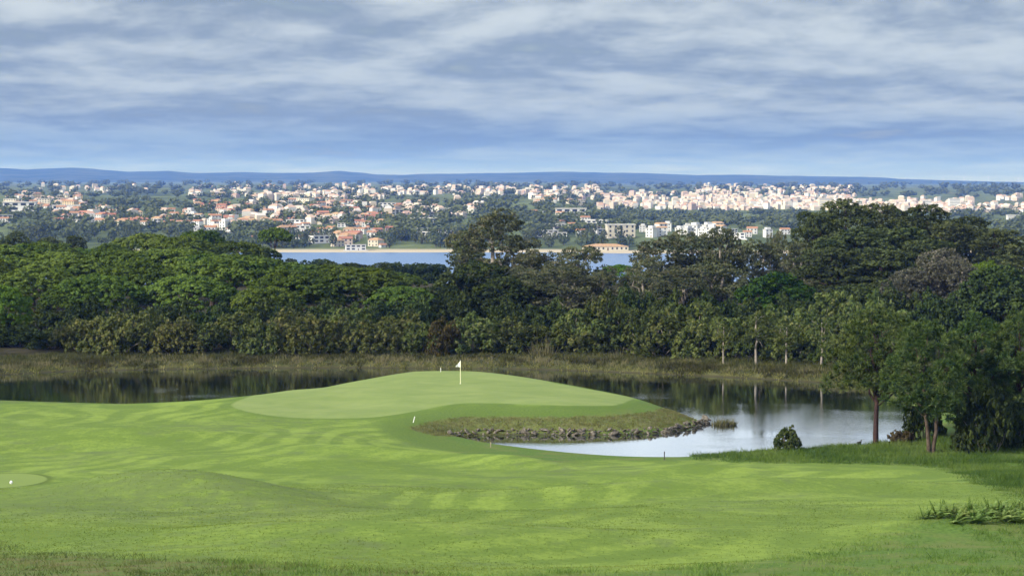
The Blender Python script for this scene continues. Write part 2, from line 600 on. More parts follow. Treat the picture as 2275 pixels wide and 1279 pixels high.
# mowing bands
warp = t.math('MULTIPLY', t.math('SUBTRACT', t.noise(flat, 0.03, 2.0, 0.5), 0.5), 46.0)
u = t.math('ADD', t.math('ADD', t.math('MULTIPLY', P3[0], 0.95), t.math('MULTIPLY', P3[1], -0.28)), warp)
band = t.sstep(t.math('SINE', t.math('MULTIPLY', u, 2 * math.pi / 3.8)), -0.55, 0.55)
u2 = t.math('ADD', t.math('ADD', t.math('MULTIPLY', P3[0], 0.75), t.math('MULTIPLY', P3[1], 0.66)), t.math('MULTIPLY', warp, 0.6))
band2 = t.sstep(t.math('SINE', t.math('MULTIPLY', u2, 2 * math.pi / 7.0)), -0.6, 0.6)
bandw = t.sstep(t.noise(flat, 0.045, 2.0, 0.5), 0.35, 0.6)
f_lite = (0.224, 0.308, 0.056, 1); f_dark = (0.120, 0.184, 0.034, 1)
mow = t.math('ADD', t.math('MULTIPLY', t.math('MULTIPLY', band, bandw), 0.24), t.math('MULTIPLY', band2, 0.10))
streak2 = t.noise(t.comb(t.math('MULTIPLY', P3[0], 0.55), t.math('MULTIPLY', P3[1], 0.75), 6.0), 1.0, 5.0, 0.68, 0.8)
mow = t.math('ADD', mow, t.math('ADD', t.math('MULTIPLY', streak, 0.34), t.math('MULTIPLY', t.math('SUBTRACT', streak2, 0.5), 0.55)))
mow = t.math('ADD', mow, t.math('MULTIPLY', t.math('SUBTRACT', t.noise(flat, 1.5, 6.0, 0.75, 0.4), 0.5), 0.85))
mow = t.math('ADD', mow, 0.14)
mow = t.math('ADD', mow, t.math('MULTIPLY', t.math('SUBTRACT', big, 0.5), 0.5))
mow = t.math('ADD', mow, t.math('MULTIPLY', t.math('SUBTRACT', fine, 0.5), 0.75))
fair = t.mix(t.sstep(mow, 0.22, 0.82), f_dark, f_lite)
dry = t.sstep(t.math('ADD', t.math('MULTIPLY', med, 0.6), t.math('MULTIPLY', big, 0.4)), 0.50, 0.68)
fair = t.mix(t.math('MULTIPLY', dry, 0.75), fair, (0.112, 0.150, 0.055, 1))
# longer, greyer grass on the knoll, mixed with painted shading of its flank
k1 = t.math('ADD', t.math('POWER', t.math('MULTIPLY', t.math('ADD', P3[0], 15.5), 1 / 12.0), 2.0), t.math('POWER', t.math('MULTIPLY', t.math('ADD', P3[1], -95.0), 1 / 13.0), 2.0))
kn = t.math('MULTIPLY', t.sstep(t.math('ADD', k1, t.math('MULTIPLY', t.math('SUBTRACT', med, 0.5), 2.2)), 0.4, 1.3, 1.0, 0.0), t.sstep(t.noise(flat, 0.9, 5.0, 0.7), 0.30, 0.62))
fair = t.mix(t.math('MULTIPLY', kn, 0.75), fair, (0.116, 0.158, 0.052, 1))
# longer grass
rgh = t.mix(t.sstep(fine, 0.25, 0.75), (0.060, 0.115, 0.022, 1), (0.130, 0.210, 0.044, 1))
rgh = t.mix(t.math('MULTIPLY', t.sstep(med, 0.42, 0.66), 0.65), rgh, (0.155, 0.170, 0.055, 1))
leftdry = t.math('MULTIPLY', t.sstep(P3[0], -2.0, -12.0), t.sstep(P3[1], 74.0, 60.0))
rgh = t.mix(t.math('MULTIPLY', leftdry, t.sstep(t.noise(flat, 1.1, 4.0, 0.6), 0.36, 0.7)), rgh, (0.150, 0.138, 0.060, 1))
# forest floor and dry bank on the far side of the pond
bankc = t.mix(t.sstep(med, 0.35, 0.65), (0.050, 0.056, 0.022, 1), (0.105, 0.105, 0.042, 1))
forest = t.mix(t.sstep(med, 0.35, 0.65), (0.030, 0.030, 0.015, 1), (0.060, 0.052, 0.028, 1))
farb = t.sstep(P3[1], 204.0, 210.0)
rgh = t.mix(farb, rgh, bankc)
rgh = t.mix(t.sstep(P3[1], 231.0, 237.0), rgh, forest)
# the green, its collar and the brown bank
putt = t.mix(t.sstep(t.math('ADD', t.math('MULTIPLY', streak, 0.7), t.math('MULTIPLY', med, 0.3)), 0.3, 0.7), (0.170, 0.232, 0.070, 1), (0.232, 0.288, 0.096, 1))
ug = t.math('ADD', t.math('MULTIPLY', P3[0], 0.6), t.math('MULTIPLY', P3[1], 0.8))
gb = t.sstep(t.math('SINE', t.math('MULTIPLY', ug, 2 * math.pi / 2.4)), -0.5, 0.5)
putt = t.mix(t.math('MULTIPLY', gb, 0.10), putt, (0.16, 0.25, 0.06, 1))
coll = t.mix(t.sstep(fine, 0.3, 0.7), (0.078, 0.130, 0.026, 1), (0.128, 0.190, 0.040, 1))
brn = t.mix(t.sstep(t.noise(flat, 1.6, 5.0, 0.7), 0.3, 0.7), (0.125, 0.130, 0.045, 1), (0.205, 0.178, 0.085, 1))
brn = t.mix(t.math('MULTIPLY', t.sstep(med, 0.40, 0.62), 0.8), brn, (0.115, 0.150, 0.040, 1))
sg, sf, sc_, sb, sw, st_ = (t.attr(k) for k in ('sd_green', 'sd_fair', 'sd_collar', 'sd_brown', 'sd_water', 'sd_tee'))
col = t.mix(t.sstep(t.math('ADD', sf, edge2), -0.8, 1.2, 1.0, 0.0), rgh, fair)
col = t.mix(t.sstep(t.math('ADD', sc_, edge), -0.9, 0.8, 0.9, 0.0), col, coll)
col = t.mix(t.sstep(t.math('ADD', sb, t.math('MULTIPLY', edge2, 0.5)), -0.5, 0.6, 0.72, 0.0), col, brn)
col = t.mix(t.sstep(t.math('ADD', sg, edge), 0.9, 1.6, 0.45, 0.0), col, (0.090, 0.150, 0.030, 1))
col = t.mix(t.sstep(t.math('ADD', sg, t.math('MULTIPLY', edge, 0.5)), -0.22, 0.22, 1.0, 0.0), col, putt)
col = t.mix(t.sstep(st_, 0.0, 0.5, 0.7, 0.0), col, (0.08, 0.12, 0.025, 1))
col = t.mix(t.sstep(st_, -0.25, -0.05, 0.9, 0.0), col, (0.205, 0.275, 0.072, 1))
mud = t.sstep(sw, 0.05, 0.5, 1.0, 0.0)
col = t.mix(t.math('MULTIPLY', mud, 0.8), col, (0.055, 0.048, 0.028, 1))
# far country: fields, scrub, bare earth
ff = t.noise(t.comb(t.math('MULTIPLY', P3[0], 0.006), t.math('MULTIPLY', P3[1], 0.0016), 0.0), 1.0, 5.0, 0.6, 0.4)
ff2 = t.noise(t.comb(t.math('MULTIPLY', P3[0], 0.03), t.math('MULTIPLY', P3[1], 0.008), 4.0), 1.0, 4.0, 0.6)
fc = t.ramp(ff, [(0.30, (0.055, 0.075, 0.032)), (0.42, (0.085, 0.11, 0.045)), (0.52, (0.14, 0.175, 0.07)), (0.60, (0.10, 0.12, 0.05)), (0.72, (0.21, 0.19, 0.11))])
fc = t.mix(t.math('MULTIPLY', t.sstep(ff2, 0.45, 0.65), 0.6), fc, (0.04, 0.06, 0.025, 1))
beach = t.sstep(P3[2], SEA + 0.9, SEA + 1.8, 1.0, 0.0)
fc = t.mix(beach, fc, (0.48, 0.41, 0.30, 1))
col = t.mix(t.sstep(P3[1], 700.0, 1000.0), col, fc)
b = bsdf(t, col, 0.95, 0.08)
bp = t.node('ShaderNodeBump')
bp.inputs['Strength'].default_value = 0.55
bp.inputs['Distance'].default_value = 0.05
rough_amt = t.sstep(t.math('ADD', sf, edge2), -1.0, 1.5, 0.35, 2.6)
rough_amt = t.math('MULTIPLY', rough_amt, t.sstep(sg, -0.3, 0.6, 0.12, 1.0))
hgt = t.math('MULTIPLY', t.math('ADD', t.noise(flat, 3.2, 5.0, 0.7), t.math('MULTIPLY', med, 0.8)), rough_amt)
t.put(bp.inputs['Height'], hgt)
t.put(b.inputs['Normal'], bp.outputs[0])
out(t, b.outputs[0])
MAT_G = gm

# ------------------------------------------------------------------ ground sheet
xs = np.unique(np.round(np.r_[-np.geomspace(1000, 6500, 22), np.arange(-1000, -76, 21), np.arange(-76, 76.01, 0.5), np.arange(76, 1000, 21), np.geomspace(1000, 6500, 22)], 3))
ys = np.unique(np.round(np.r_[np.arange(-160, 0, 16), np.arange(0, 46, 2), np.arange(46, 262.01, 0.5), np.arange(262, 300, 4), np.arange(300, 1296, 22), np.arange(1296, 1480, 8), np.arange(1480, 3200, 18), np.geomspace(3200, 16500, 44)], 3))
GX, GY = np.meshgrid(xs, ys)
GZ = ground_h(GX, GY)
e = 0.25
NXg = (ground_h(GX + e, GY) - ground_h(GX - e, GY)) / (2 * e)
NYg = (ground_h(GX, GY + e) - ground_h(GX, GY - e)) / (2 * e)
N = np.stack([-NXg, -NYg, np.ones_like(NXg)], -1)
N /= np.linalg.norm(N, axis=-1, keepdims=True)
nearm = (GY < 300) & (np.abs(GX) < 110)
def masked(poly):
    r = np.full(GX.shape, 60.0)
    r[nearm] = sdf(poly, GX[nearm], GY[nearm])
    return r
A = {'sd_green': masked(GREEN), 'sd_fair': masked(FAIR), 'sd_collar': masked(COLLAR), 'sd_brown': masked(BROWN), 'sd_water': masked(SHORE), 'sd_tee': masked(TEE)}
ny, nx = GX.shape
ii = np.arange(ny * nx).reshape(ny, nx)
Q = np.stack([ii[:-1, :-1], ii[:-1, 1:], ii[1:, 1:], ii[1:, :-1]], -1).reshape(-1, 4)
cen = lambda G: ((G[:-1, :-1] + G[1:, 1:]) * 0.5).ravel()
cg, cf, cty, ct = cen(A['sd_green']), cen(A['sd_fair']), cen(GY), cen(A['sd_tee'])
reg = np.where(cty > 1100, 3, np.where(cg < 0, 0, np.where(ct < 0, 4, np.where(cf < 0, 1, 2))))
VV = np.stack([GX, GY, GZ], -1).reshape(-1, 3)
NN = N.reshape(-1, 3)
for r, nm in ((0, 'putting_green'), (1, 'fairway'), (2, 'rough_ground'), (3, 'far_shore'), (4, 'teeing_ground')):
    f = Q[reg == r]
    use, inv = np.unique(f.ravel(), return_inverse=True)
    me = make_mesh(nm, VV[use], inv.reshape(-1, 4), MAT_G, {k: a.ravel()[use] for k, a in A.items()}, True, normals=NN[use])
    tag(obj(nm, me), kind='structure')

# ------------------------------------------------------------------ water
wm, t = new_mat('pond_water')
pos = t.node('ShaderNodeNewGeometry').outputs['Position']
P3 = t.sep(pos)
calm = t.sstep(t.noise(t.comb(t.math('MULTIPLY', P3[0], 0.05), t.math('MULTIPLY', P3[1], 0.07), 5.0), 1.0, 2.0, 0.5, 0.3), 0.46, 0.62)
w1 = t.noise(t.comb(t.math('MULTIPLY', P3[0], 1.3), t.math('MULTIPLY', P3[1], 2.0), 0.0), 1.0, 3.0, 0.6)
w2 = t.noise(t.comb(t.math('MULTIPLY', P3[0], 5.0), t.math('MULTIPLY', P3[1], 7.0), 0.0), 1.0, 3.0, 0.6)
hh = t.math('ADD', t.math('MULTIPLY', w1, 0.10), t.math('MULTIPLY', w2, t.math('ADD', 0.012, t.math('MULTIPLY', calm, 0.11))))
bp = t.node('ShaderNodeBump'); bp.inputs['Strength'].default_value = 0.30; bp.inputs['Distance'].default_value = 0.16
t.put(bp.inputs['Height'], hh)
df = t.node('ShaderNodeBsdfDiffuse'); df.inputs[0].default_value = (0.012, 0.014, 0.010, 1)
gl = t.node('ShaderNodeBsdfGlossy'); gl.inputs['Roughness'].default_value = 0.02
gl.inputs[0].default_value = (0.92, 0.96, 1.0, 1)
t.put(gl.inputs['Normal'], bp.outputs[0])
frn = t.node('ShaderNodeFresnel'); frn.inputs[0].default_value = 1.45
t.put(frn.inputs['Normal'], bp.outputs[0])
mx = t.node('ShaderNodeMixShader')
t.put(mx.inputs[0], t.math('MULTIPLY', t.math('POWER', frn.outputs[0], 0.5), 1.12, clamp=True))
t.l.new(df.outputs[0], mx.inputs[1]); t.l.new(gl.outputs[0], mx.inputs[2])
out(t, mx.outputs[0])
px_ = np.arange(-95, 80, 2.0); py_ = np.arange(138, 252, 2.0)
WX, WY = np.meshgrid(px_, py_)
ws = sdf(SHORE, WX, WY)
ii = np.arange(WX.size).reshape(WX.shape)
Q = np.stack([ii[:-1, :-1], ii[:-1, 1:], ii[1:, 1:], ii[1:, :-1]], -1).reshape(-1, 4)
keep = np.minimum.reduce([ws.ravel()[Q[:, i]] for i in range(4)]) < 0.3
f = Q[keep]; use, inv = np.unique(f.ravel(), return_inverse=True)
VV2 = np.stack([WX, WY, np.zeros_like(WX)], -1).reshape(-1, 3)[use]
tag(obj('pond_water', make_mesh('pond_water', VV2, inv.reshape(-1, 4), wm)), kind='structure')

lm, t = new_mat('lagoon_water')
pos = t.node('ShaderNodeNewGeometry').outputs['Position']
P3 = t.sep(pos)
w1 = t.noise(t.comb(t.math('MULTIPLY', P3[0], 0.22), t.math('MULTIPLY', P3[1], 0.35), 0.0), 1.0, 4.0, 0.65)
bp = t.node('ShaderNodeBump'); bp.inputs['Strength'].default_value = 0.5; bp.inputs['Distance'].default_value = 0.8
t.put(bp.inputs['Height'], w1)
b = bsdf(t, (0.045, 0.145, 0.34, 1), 0.32, 0.3)  # blue of the reflected sky is put into the water's base colour
t.put(b.inputs['Normal'], bp.outputs[0])
out(t, b.outputs[0])
Lx = np.linspace(-2200, 2200, 12); Ly = np.linspace(560, 1345, 8)
LX, LY = np.meshgrid(Lx, Ly)
ii = np.arange(LX.size).reshape(LX.shape)
Q = np.stack([ii[:-1, :-1], ii[:-1, 1:], ii[1:, 1:], ii[1:, :-1]], -1).reshape(-1, 4)
tag(obj('lagoon_water', make_mesh('lagoon_water', np.stack([LX, LY, np.full_like(LX, SEA)], -1).reshape(-1, 3), Q, lm)), kind='structure')

# ------------------------------------------------------------------ hills on the horizon
HX = [-300, 0, 60, 160, 200, 280, 370, 440, 540, 640, 700, 750, 790, 830, 880, 960, 1100, 1250, 1400, 1480, 1550, 1650, 1800, 1950, 2000, 2100, 2275, 2600]
HYp = [378, 374, 376, 373, 375, 382, 380, 385, 383, 385, 384, 380, 383, 387, 389, 386, 385, 382, 384, 387, 390, 388, 392, 394, 398, 401, 405, 407]
hm, t = new_mat('hill_scrub')
n = t.noise(t.node('ShaderNodeTexCoord').outputs['Object'], 0.004, 6.0, 0.6)
bb = bsdf(t, t.mix(t.sstep(n, 0.35, 0.65), (0.022, 0.036, 0.018, 1), (0.07, 0.08, 0.038, 1)), 0.95, 0.05)
out(t, bb.outputs[0])
pxs = np.arange(-600, 2900, 12.0)
vs = np.r_[np.linspace(0, 1, 9), np.linspace(1.15, 2, 5)]
V = []
for v in vs:
    Y = 10300 + 2700 * v
    topy = np.interp(pxs, HX, HYp)
    a, bz = ray(pxs, topy)
    ztop = CAMZ + bz * 13000 - 3 * np.abs(fbm(pxs / 60.0, pxs * 0 + 2, 3)) + 2
    z0 = SEA + 4
    prof = (v if v <= 1 else 2 - v)
    prof = prof ** 1.15
    z = z0 + (ztop - z0) * prof + (10 * fbm(pxs / 35.0, np.full_like(pxs, v * 2.2), 4) * prof * max(0, 1 - prof) * 4 * 0.6)
    V.append(np.stack([a * 13000 * (Y / 13000), np.full_like(pxs, Y), z], -1))
V = np.stack(V)
ii = np.arange(V.shape[0] * V.shape[1]).reshape(V.shape[:2])
Q = np.stack([ii[:-1, :-1], ii[:-1, 1:], ii[1:, 1:], ii[1:, :-1]], -1).reshape(-1, 4)
tag(obj('hills', make_mesh('hills', V.reshape(-1, 3), Q, hm, smooth_=True)), kind='structure')
#@@PART2@@
# ------------------------------------------------------------------ foliage toolkit
def unit(v):
    return v / (np.linalg.norm(v, axis=-1, keepdims=True) + 1e-9)


def leaf_quads(P, Nn, L, Wd, g, along=None):
    """diamond leaves at P with normals Nn; along gives the long axis when set"""
    n = len(P)
    r = unit(g.normal(size=(n, 3))) if along is None else along
    a = unit(np.cross(Nn, r)) if along is None else unit(along)
    b = unit(np.cross(Nn, a))
    L = np.broadcast_to(L, n)[:, None] * 0.5; Wd = np.broadcast_to(Wd, n)[:, None] * 0.5
    V = np.stack([P - a * L, P + b * Wd, P + a * L, P - b * Wd], 1).reshape(-1, 3)
    F = np.arange(n * 4).reshape(-1, 4)
    return V, F


def crown_mesh(name, lobes, mat, g, puffs=40, per=12, puff_r=0.4, L=0.3, Wd=0.2, up=0.0, under=-0.35, droop=0.0, fill=0.25, needle=False, tint_up=0.0, rnd=0.55, tv=0.20):
    """lobes: (cx,cy,cz,rx,ry,rz). Puffs of leaves are strewn over the lobes' shells."""
    lobes = np.asarray(lobes, float)
    PC = []; PN = []; PT = []
    for i, (cx, cy, cz, rx, ry, rz) in enumerate(lobes):
        area = (rx * ry + rx * rz + ry * rz) / 3
        k = max(6, int(puffs * area))
        d = unit(g.normal(size=(k * 3, 3)))
        d = d[d[:, 2] > under][:k]
        rad = np.where(g.random(len(d)) < fill, g.uniform(0.35, 0.85, len(d)), g.uniform(0.86, 1.08, len(d)))[:, None]
        p = np.array([cx, cy, cz]) + d * np.array([rx, ry, rz]) * rad
        nn = unit(d / np.array([rx, ry, rz]))
        keep = np.ones(len(p), bool)
        for j, (qx, qy, qz, sx, sy, sz) in enumerate(lobes):
            if j != i:
                keep &= (((p - (qx, qy, qz)) / (sx, sy, sz)) ** 2).sum(1) > 0.62
        PC.append(p[keep]); PN.append(nn[keep])
        PT.append(np.clip(g.normal(0.45, tv, keep.sum()) + g.normal(0, 0.12), 0, 1))
    PC = np.concatenate(PC); PN = np.concatenate(PN); PT = np.concatenate(PT)
    m = len(PC)
    PNu = unit(PN + np.array([0, 0, up]))
    d = unit(np.repeat(PNu, per, 0) * 0.75 + unit(g.normal(size=(m * per, 3))))
    r = puff_r * g.uniform(0.7, 1.3, m)
    rr = np.repeat(r, per)[:, None] * g.uniform(0.35, 1.0, (m * per, 1))
    P = np.repeat(PC, per, 0) + d * rr
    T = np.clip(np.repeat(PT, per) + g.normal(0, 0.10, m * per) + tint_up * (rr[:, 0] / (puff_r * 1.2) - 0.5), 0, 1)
    sc = g.uniform(0.7, 1.3, m * per)
    if needle:
        V, F = leaf_quads(P, unit(np.cross(d, unit(g.normal(size=d.shape)))), L * sc, Wd * sc, g, along=d)
    elif droop:
        ax = unit(np.array([0, 0, -1.0]) * droop + g.normal(size=d.shape) * 0.5)
        V, F = leaf_quads(P, unit(np.cross(ax, unit(g.normal(size=d.shape)))), L * sc, Wd * sc, g, along=ax)
    else:
        V, F = leaf_quads(P, unit(d + rnd * g.normal(size=d.shape)), L * sc, Wd * sc, g)
    return make_mesh(name, V, F, mat, {'tint': np.repeat(T, 4)})


def limb(p0, p1, g, sag=0.0, wob=0.08, n=6):
    p0 = np.asarray(p0, float); p1 = np.asarray(p1, float)
    tt = np.linspace(0, 1, n)[:, None]
    L = np.linalg.norm(p1 - p0)
    path = p0 + (p1 - p0) * tt
    path[1:-1] += g.normal(size=(n - 2, 3)) * wob * L * 0.35
    path[:, 2] += sag * L * np.sin(tt[:, 0] * math.pi)
    return path


def trunk_mesh(name, mat, g, h, r, tips, fork=0.45, lean=0.0):
    mb = MB()
    path = limb((0, 0, -0.4), (lean * h, 0.2 * lean * h, h), g, 0, 0.02, 8)
    tt = np.linspace(0, 1, 8)
    rad = r * (1.25 - 1.0 * tt ** 0.8) + 0.02
    mb.tube(path, rad, 8)
    for tp in tips:
        f = min(g.uniform(fork, 0.92), max(0.22, (tp[2] - 0.5) / h))
        zz = f * h
        i = min(6, int(f * 7)); fr = f * 7 - i
        p0 = path[i] * (1 - fr) + path[i + 1] * fr
        l = limb(p0, tp, g, 0.06, 0.12, 6)
        r0 = r * (1.15 - f) * 0.62 + 0.015
        mb.tube(l, np.linspace(r0, 0.02, 6), 5)
    return mb.mesh(name, mat, True)


LM = {
    'stone': leaf_mat('stone_pine_needles', (0.030, 0.062, 0.014), (0.150, 0.204, 0.040), 0.22, 0.30),
    'stone_bright': leaf_mat('stone_pine_bright_needles', (0.050, 0.105, 0.015), (0.138, 0.220, 0.033), 0.25, 0.08),  # sunlight painted into the bank pine's needles; own colour of the yellow green pines
    'marit': leaf_mat('maritime_pine_needles', (0.032, 0.048, 0.020), (0.118, 0.142, 0.056), 0.18, 0.25),
    'euc': leaf_mat('eucalyptus_leaves', (0.042, 0.058, 0.028), (0.138, 0.152, 0.078), 0.28, 0.22, (0.205, 0.190, 0.118)),
    'euc_grey': leaf_mat('grey_eucalyptus_leaves', (0.050, 0.056, 0.038), (0.125, 0.125, 0.086), 0.25, 0.12, (0.235, 0.22, 0.175)),
    'broad': leaf_mat('broadleaf_green', (0.020, 0.046, 0.011), (0.072, 0.122, 0.024), 0.22, 0.15),
    'olive': leaf_mat('shrub_olive', (0.036, 0.050, 0.016), (0.120, 0.132, 0.042), 0.27, 0.34, (0.172, 0.158, 0.060)),
    'rust': leaf_mat('shrub_rust', (0.050, 0.045, 0.018), (0.122, 0.092, 0.038), 0.25, 0.1),
    'scrub': leaf_mat('scrub_green', (0.032, 0.052, 0.016), (0.108, 0.138, 0.042), 0.27, 0.28, (0.150, 0.160, 0.058)),
    'young': leaf_mat('young_pine_needles', (0.018, 0.040, 0.013), (0.070, 0.106, 0.030), 0.2, 0.12, (0.140, 0.172, 0.058)),
    'dark': leaf_mat('dark_bush_leaves', (0.022, 0.038, 0.013), (0.078, 0.104, 0.034), 0.22, 0.18),
    'brown': leaf_mat('dry_bush_leaves', (0.061, 0.050, 0.024), (0.138, 0.105, 0.055), 0.2, 0.1),
}
BARK = noisy_mat('pine_bark', (0.045, 0.032, 0.024), (0.11, 0.085, 0.065), 4.0, 0.95, 0.1, 0.6)
BARK_P = noisy_mat('pale_bark', (0.20, 0.17, 0.14), (0.36, 0.32, 0.27), 3.0, 0.9, 0.1, 0.4)
BARK_R = noisy_mat('reddish_bark', (0.030, 0.019, 0.018), (0.075, 0.045, 0.040), 5.0, 0.95, 0.1, 0.7)

PROTO = {}


def bounds(me):
    v = np.empty(len(me.vertices) * 3, np.float32); me.vertices.foreach_get('co', v)
    v = v.reshape(-1, 3)
    return (np.percentile(v[:, 0], 99) - np.percentile(v[:, 0], 1) + np.percentile(v[:, 1], 99) - np.percentile(v[:, 1], 1)) / 2, np.percentile(v[:, 2], 99.7)


def proto(kind, crown, trunk):
    w, h = bounds(crown)
    PROTO.setdefault(kind, []).append((crown, trunk, w, h))


def stone_pine(seed, mat='stone', kind='stone', low=4.4):
    g = np.random.default_rng(seed)
    R = 5.2
    lobes = [(0, 0, 6.1, R * .96, R * .96, 3.3)]
    for i in range(15):                                    # bulges over the dome
        cz = 1 - (i + .3) / 15 * 1.0
        th = i * 2.39996 + g.uniform(-.4, .4); cr_ = math.sqrt(max(0, 1 - cz * cz))
        r = g.uniform(1.3, 2.0)
        lobes.append((cr_ * math.cos(th) * R * .80, cr_ * math.sin(th) * R * .80, 6.1 + cz * 3.3 * .72 + g.uniform(-.1, .2), r, r, r * g.uniform(.62, .8)))
    for i in range(9):                                     # ragged rim
        th = i * 0.698 + g.uniform(-.3, .3); rr = R * g.uniform(.74, .96)
        lobes.append((rr * math.cos(th), rr * math.sin(th), g.uniform(low, 5.9), 1.4, 1.4, .95))
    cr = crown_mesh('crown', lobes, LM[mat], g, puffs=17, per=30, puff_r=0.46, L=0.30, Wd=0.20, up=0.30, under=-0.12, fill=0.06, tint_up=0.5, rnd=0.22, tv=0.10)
    tr = trunk_mesh('trunk', BARK, g, 6.6, 0.30, [(l[0] * .8, l[1] * .8, l[2] - .5) for l in lobes[2:25:3]], 0.4, g.uniform(-.06, .06))
    proto(kind, cr, tr)


def maritime(seed, kind='marit'):
    g = np.random.default_rng(seed)
    lobes = []
    H = 13.0
    for i in range(46):
        f = (i + 0.5) / 46
        z = H * (0.22 + 0.76 * f)
        rmax = 3.9 * math.sin(min(1, (1.03 - f) * 1.6 + 0.12) * math.pi / 2) * (0.75 + 0.25 * f)
        th = i * 2.39996 + g.uniform(-.5, .5); rr = rmax * g.uniform(.35, 1.0)
        r = g.uniform(.95, 1.55)
        lobes.append((rr * math.cos(th), rr * math.sin(th), z + g.uniform(-.4, .4), r, r, r * g.uniform(.36, .55)))
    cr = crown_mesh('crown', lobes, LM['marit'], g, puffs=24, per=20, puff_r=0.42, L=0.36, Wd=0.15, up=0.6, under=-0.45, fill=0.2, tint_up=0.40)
    tr = trunk_mesh('trunk', BARK, g, 12.2, 0.27, [(l[0] * .85, l[1] * .85, l[2] - .2) for l in lobes[::2]], 0.3, g.uniform(-.04, .04))
    proto(kind, cr, tr)


def eucalypt(seed, mat='euc', kind='euc', gaps=1.0):
    g = np.random.default_rng(seed)
    lobes = []
    H = 14.0
    for i in range(int(46 * gaps)):
        th = g.uniform(0, 6.283); f = g.random() ** 0.8
        z = H * (0.18 + 0.78 * f)
        rr = 3.6 * math.sqrt(g.random()) * math.sin(min(1, 0.25 + (1 - f) * 1.3) * math.pi / 2)
        r = g.uniform(.7, 1.35)
        lobes.append((rr * math.cos(th), rr * math.sin(th), z, r, r * g.uniform(.8, 1.2), r * g.uniform(.7, 1.1)))
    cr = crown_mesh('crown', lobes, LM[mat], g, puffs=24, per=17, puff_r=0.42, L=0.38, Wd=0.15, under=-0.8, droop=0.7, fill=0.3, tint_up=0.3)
    tips = [(l[0], l[1], l[2]) for l in lobes[::4]]
    tr = trunk_mesh('trunk', BARK_P, g, 11.5, 0.30, tips, 0.15, g.uniform(-.12, .12))
    proto(kind, cr, tr)


def roundtree(seed, mat='broad', kind='broad', H=9.0, R=4.0):
    g = np.random.default_rng(seed)
    lobes = []
    for i in range(40):
        d = unit(g.normal(size=3)); d[2] = d[2] * 1.0 + 0.05
        r = g.uniform(.9, 1.5)
        lobes.append((d[0] * R * .72, d[1] * R * .72, H * .50 + d[2] * H * .40, r, r, r * .85))
    cr = crown_mesh('crown', lobes, LM[mat], g, puffs=24, per=13, puff_r=0.42, L=0.38, Wd=0.24, up=0.3, under=-0.5, fill=0.25, tint_up=0.25)
    tr = trunk_mesh('trunk', BARK, g, H * .6, 0.25, [(l[0] * .8, l[1] * .8, l[2]) for l in lobes[::4]], 0.3)
    proto(kind, cr, tr)


def shrub(seed, mat='olive', kind='shrub', H=5.0, R=3.6):
    g = np.random.default_rng(seed)
    lobes = []
    for i in range(44):
        th = g.uniform(0, 6.283); rr = R * math.sqrt(g.random())
        top = H * (0.95 - 0.45 * (rr / R) ** 2) * g.uniform(.72, 1.0)
        r = g.uniform(.6, 1.1) * R / 3.6
        lobes.append((rr * math.cos(th), rr * math.sin(th), max(.35 * R / 3.6, top - r * g.uniform(.6, 3.0)), r, r, r * g.uniform(.8, 1.2)))
    cr = crown_mesh('crown', lobes, LM[mat], g, puffs=28 * (3.6 / R) ** 2, per=12, puff_r=0.36 * R / 3.6, L=0.38 * (R / 3.6) ** .6, Wd=0.21 * (R / 3.6) ** .6, up=0.4, under=-0.6, fill=0.3, tint_up=0.3)
    mb = MB()
    for l in lobes[::3]:
        mb.tube(limb((l[0] * .25, l[1] * .25, -.2), (l[0], l[1], l[2]), g, 0, .2, 5), np.linspace(.07, .02, 5), 5)
    proto(kind, cr, mb.mesh('trunk', BARK_P, True))


def young_pine(seed, kind='young', clear=0.30, H=10.0, R=3.6, fork=False):
    """foreground pine: brush-like tufts of needles at the shoot tips"""
    g = np.random.default_rng(seed)
    lobes = []
    n = 58
    for i in range(n):
        f = (i + 0.5) / n
        z = H * (clear + 0.04 + (0.92 - clear) * f)
        prof = math.sin(math.pi * min(1, 0.20 + 0.80 * f) ** 0.9) ** 0.6
        rr = R * prof * g.uniform(.30, .98); th = i * 2.39996 + g.uniform(-.6, .6)
        r = g.uniform(.65, 1.05)
        lobes.append((rr * math.cos(th), rr * math.sin(th), z + g.uniform(-.4, .4), r * 1.15, r * 1.15, r * .9))
    cr = crown_mesh('crown', lobes, LM['young'], g, puffs=19, per=52, puff_r=0.34, L=0.32, Wd=0.05, up=0.9, under=-0.45, fill=0.15, needle=True, tint_up=0.7, tv=0.12)
    tips = [(l[0] * .9, l[1] * .9, l[2]) for l in lobes[::2]]
    if fork:
        mb = MB()
        for s in (-1, 1):
            p = limb((s * .16, 0, -.3), (s * .75, .2 * s, H * .62), g, 0, .02, 7)
            mb.tube(p, np.linspace(.19, .07, 7), 8)
        for tp in tips:
            s = 1 if tp[0] > 0 else -1
            p0 = (s * .16 + s * .6 * min(1, tp[2] / (H * .7)) * .8, .1 * s, max(clear * H * .8, tp[2] * .72))
            mb.tube(limb(p0, tp, g, .05, .12, 5), np.linspace(.06, .015, 5), 5)
        tr = mb.mesh('trunk', BARK, True)
    else:
        tr = trunk_mesh('trunk', BARK_R, g, H * .88, 0.155, tips, max(.3, clear), 0.01)
    proto(kind, cr, tr)


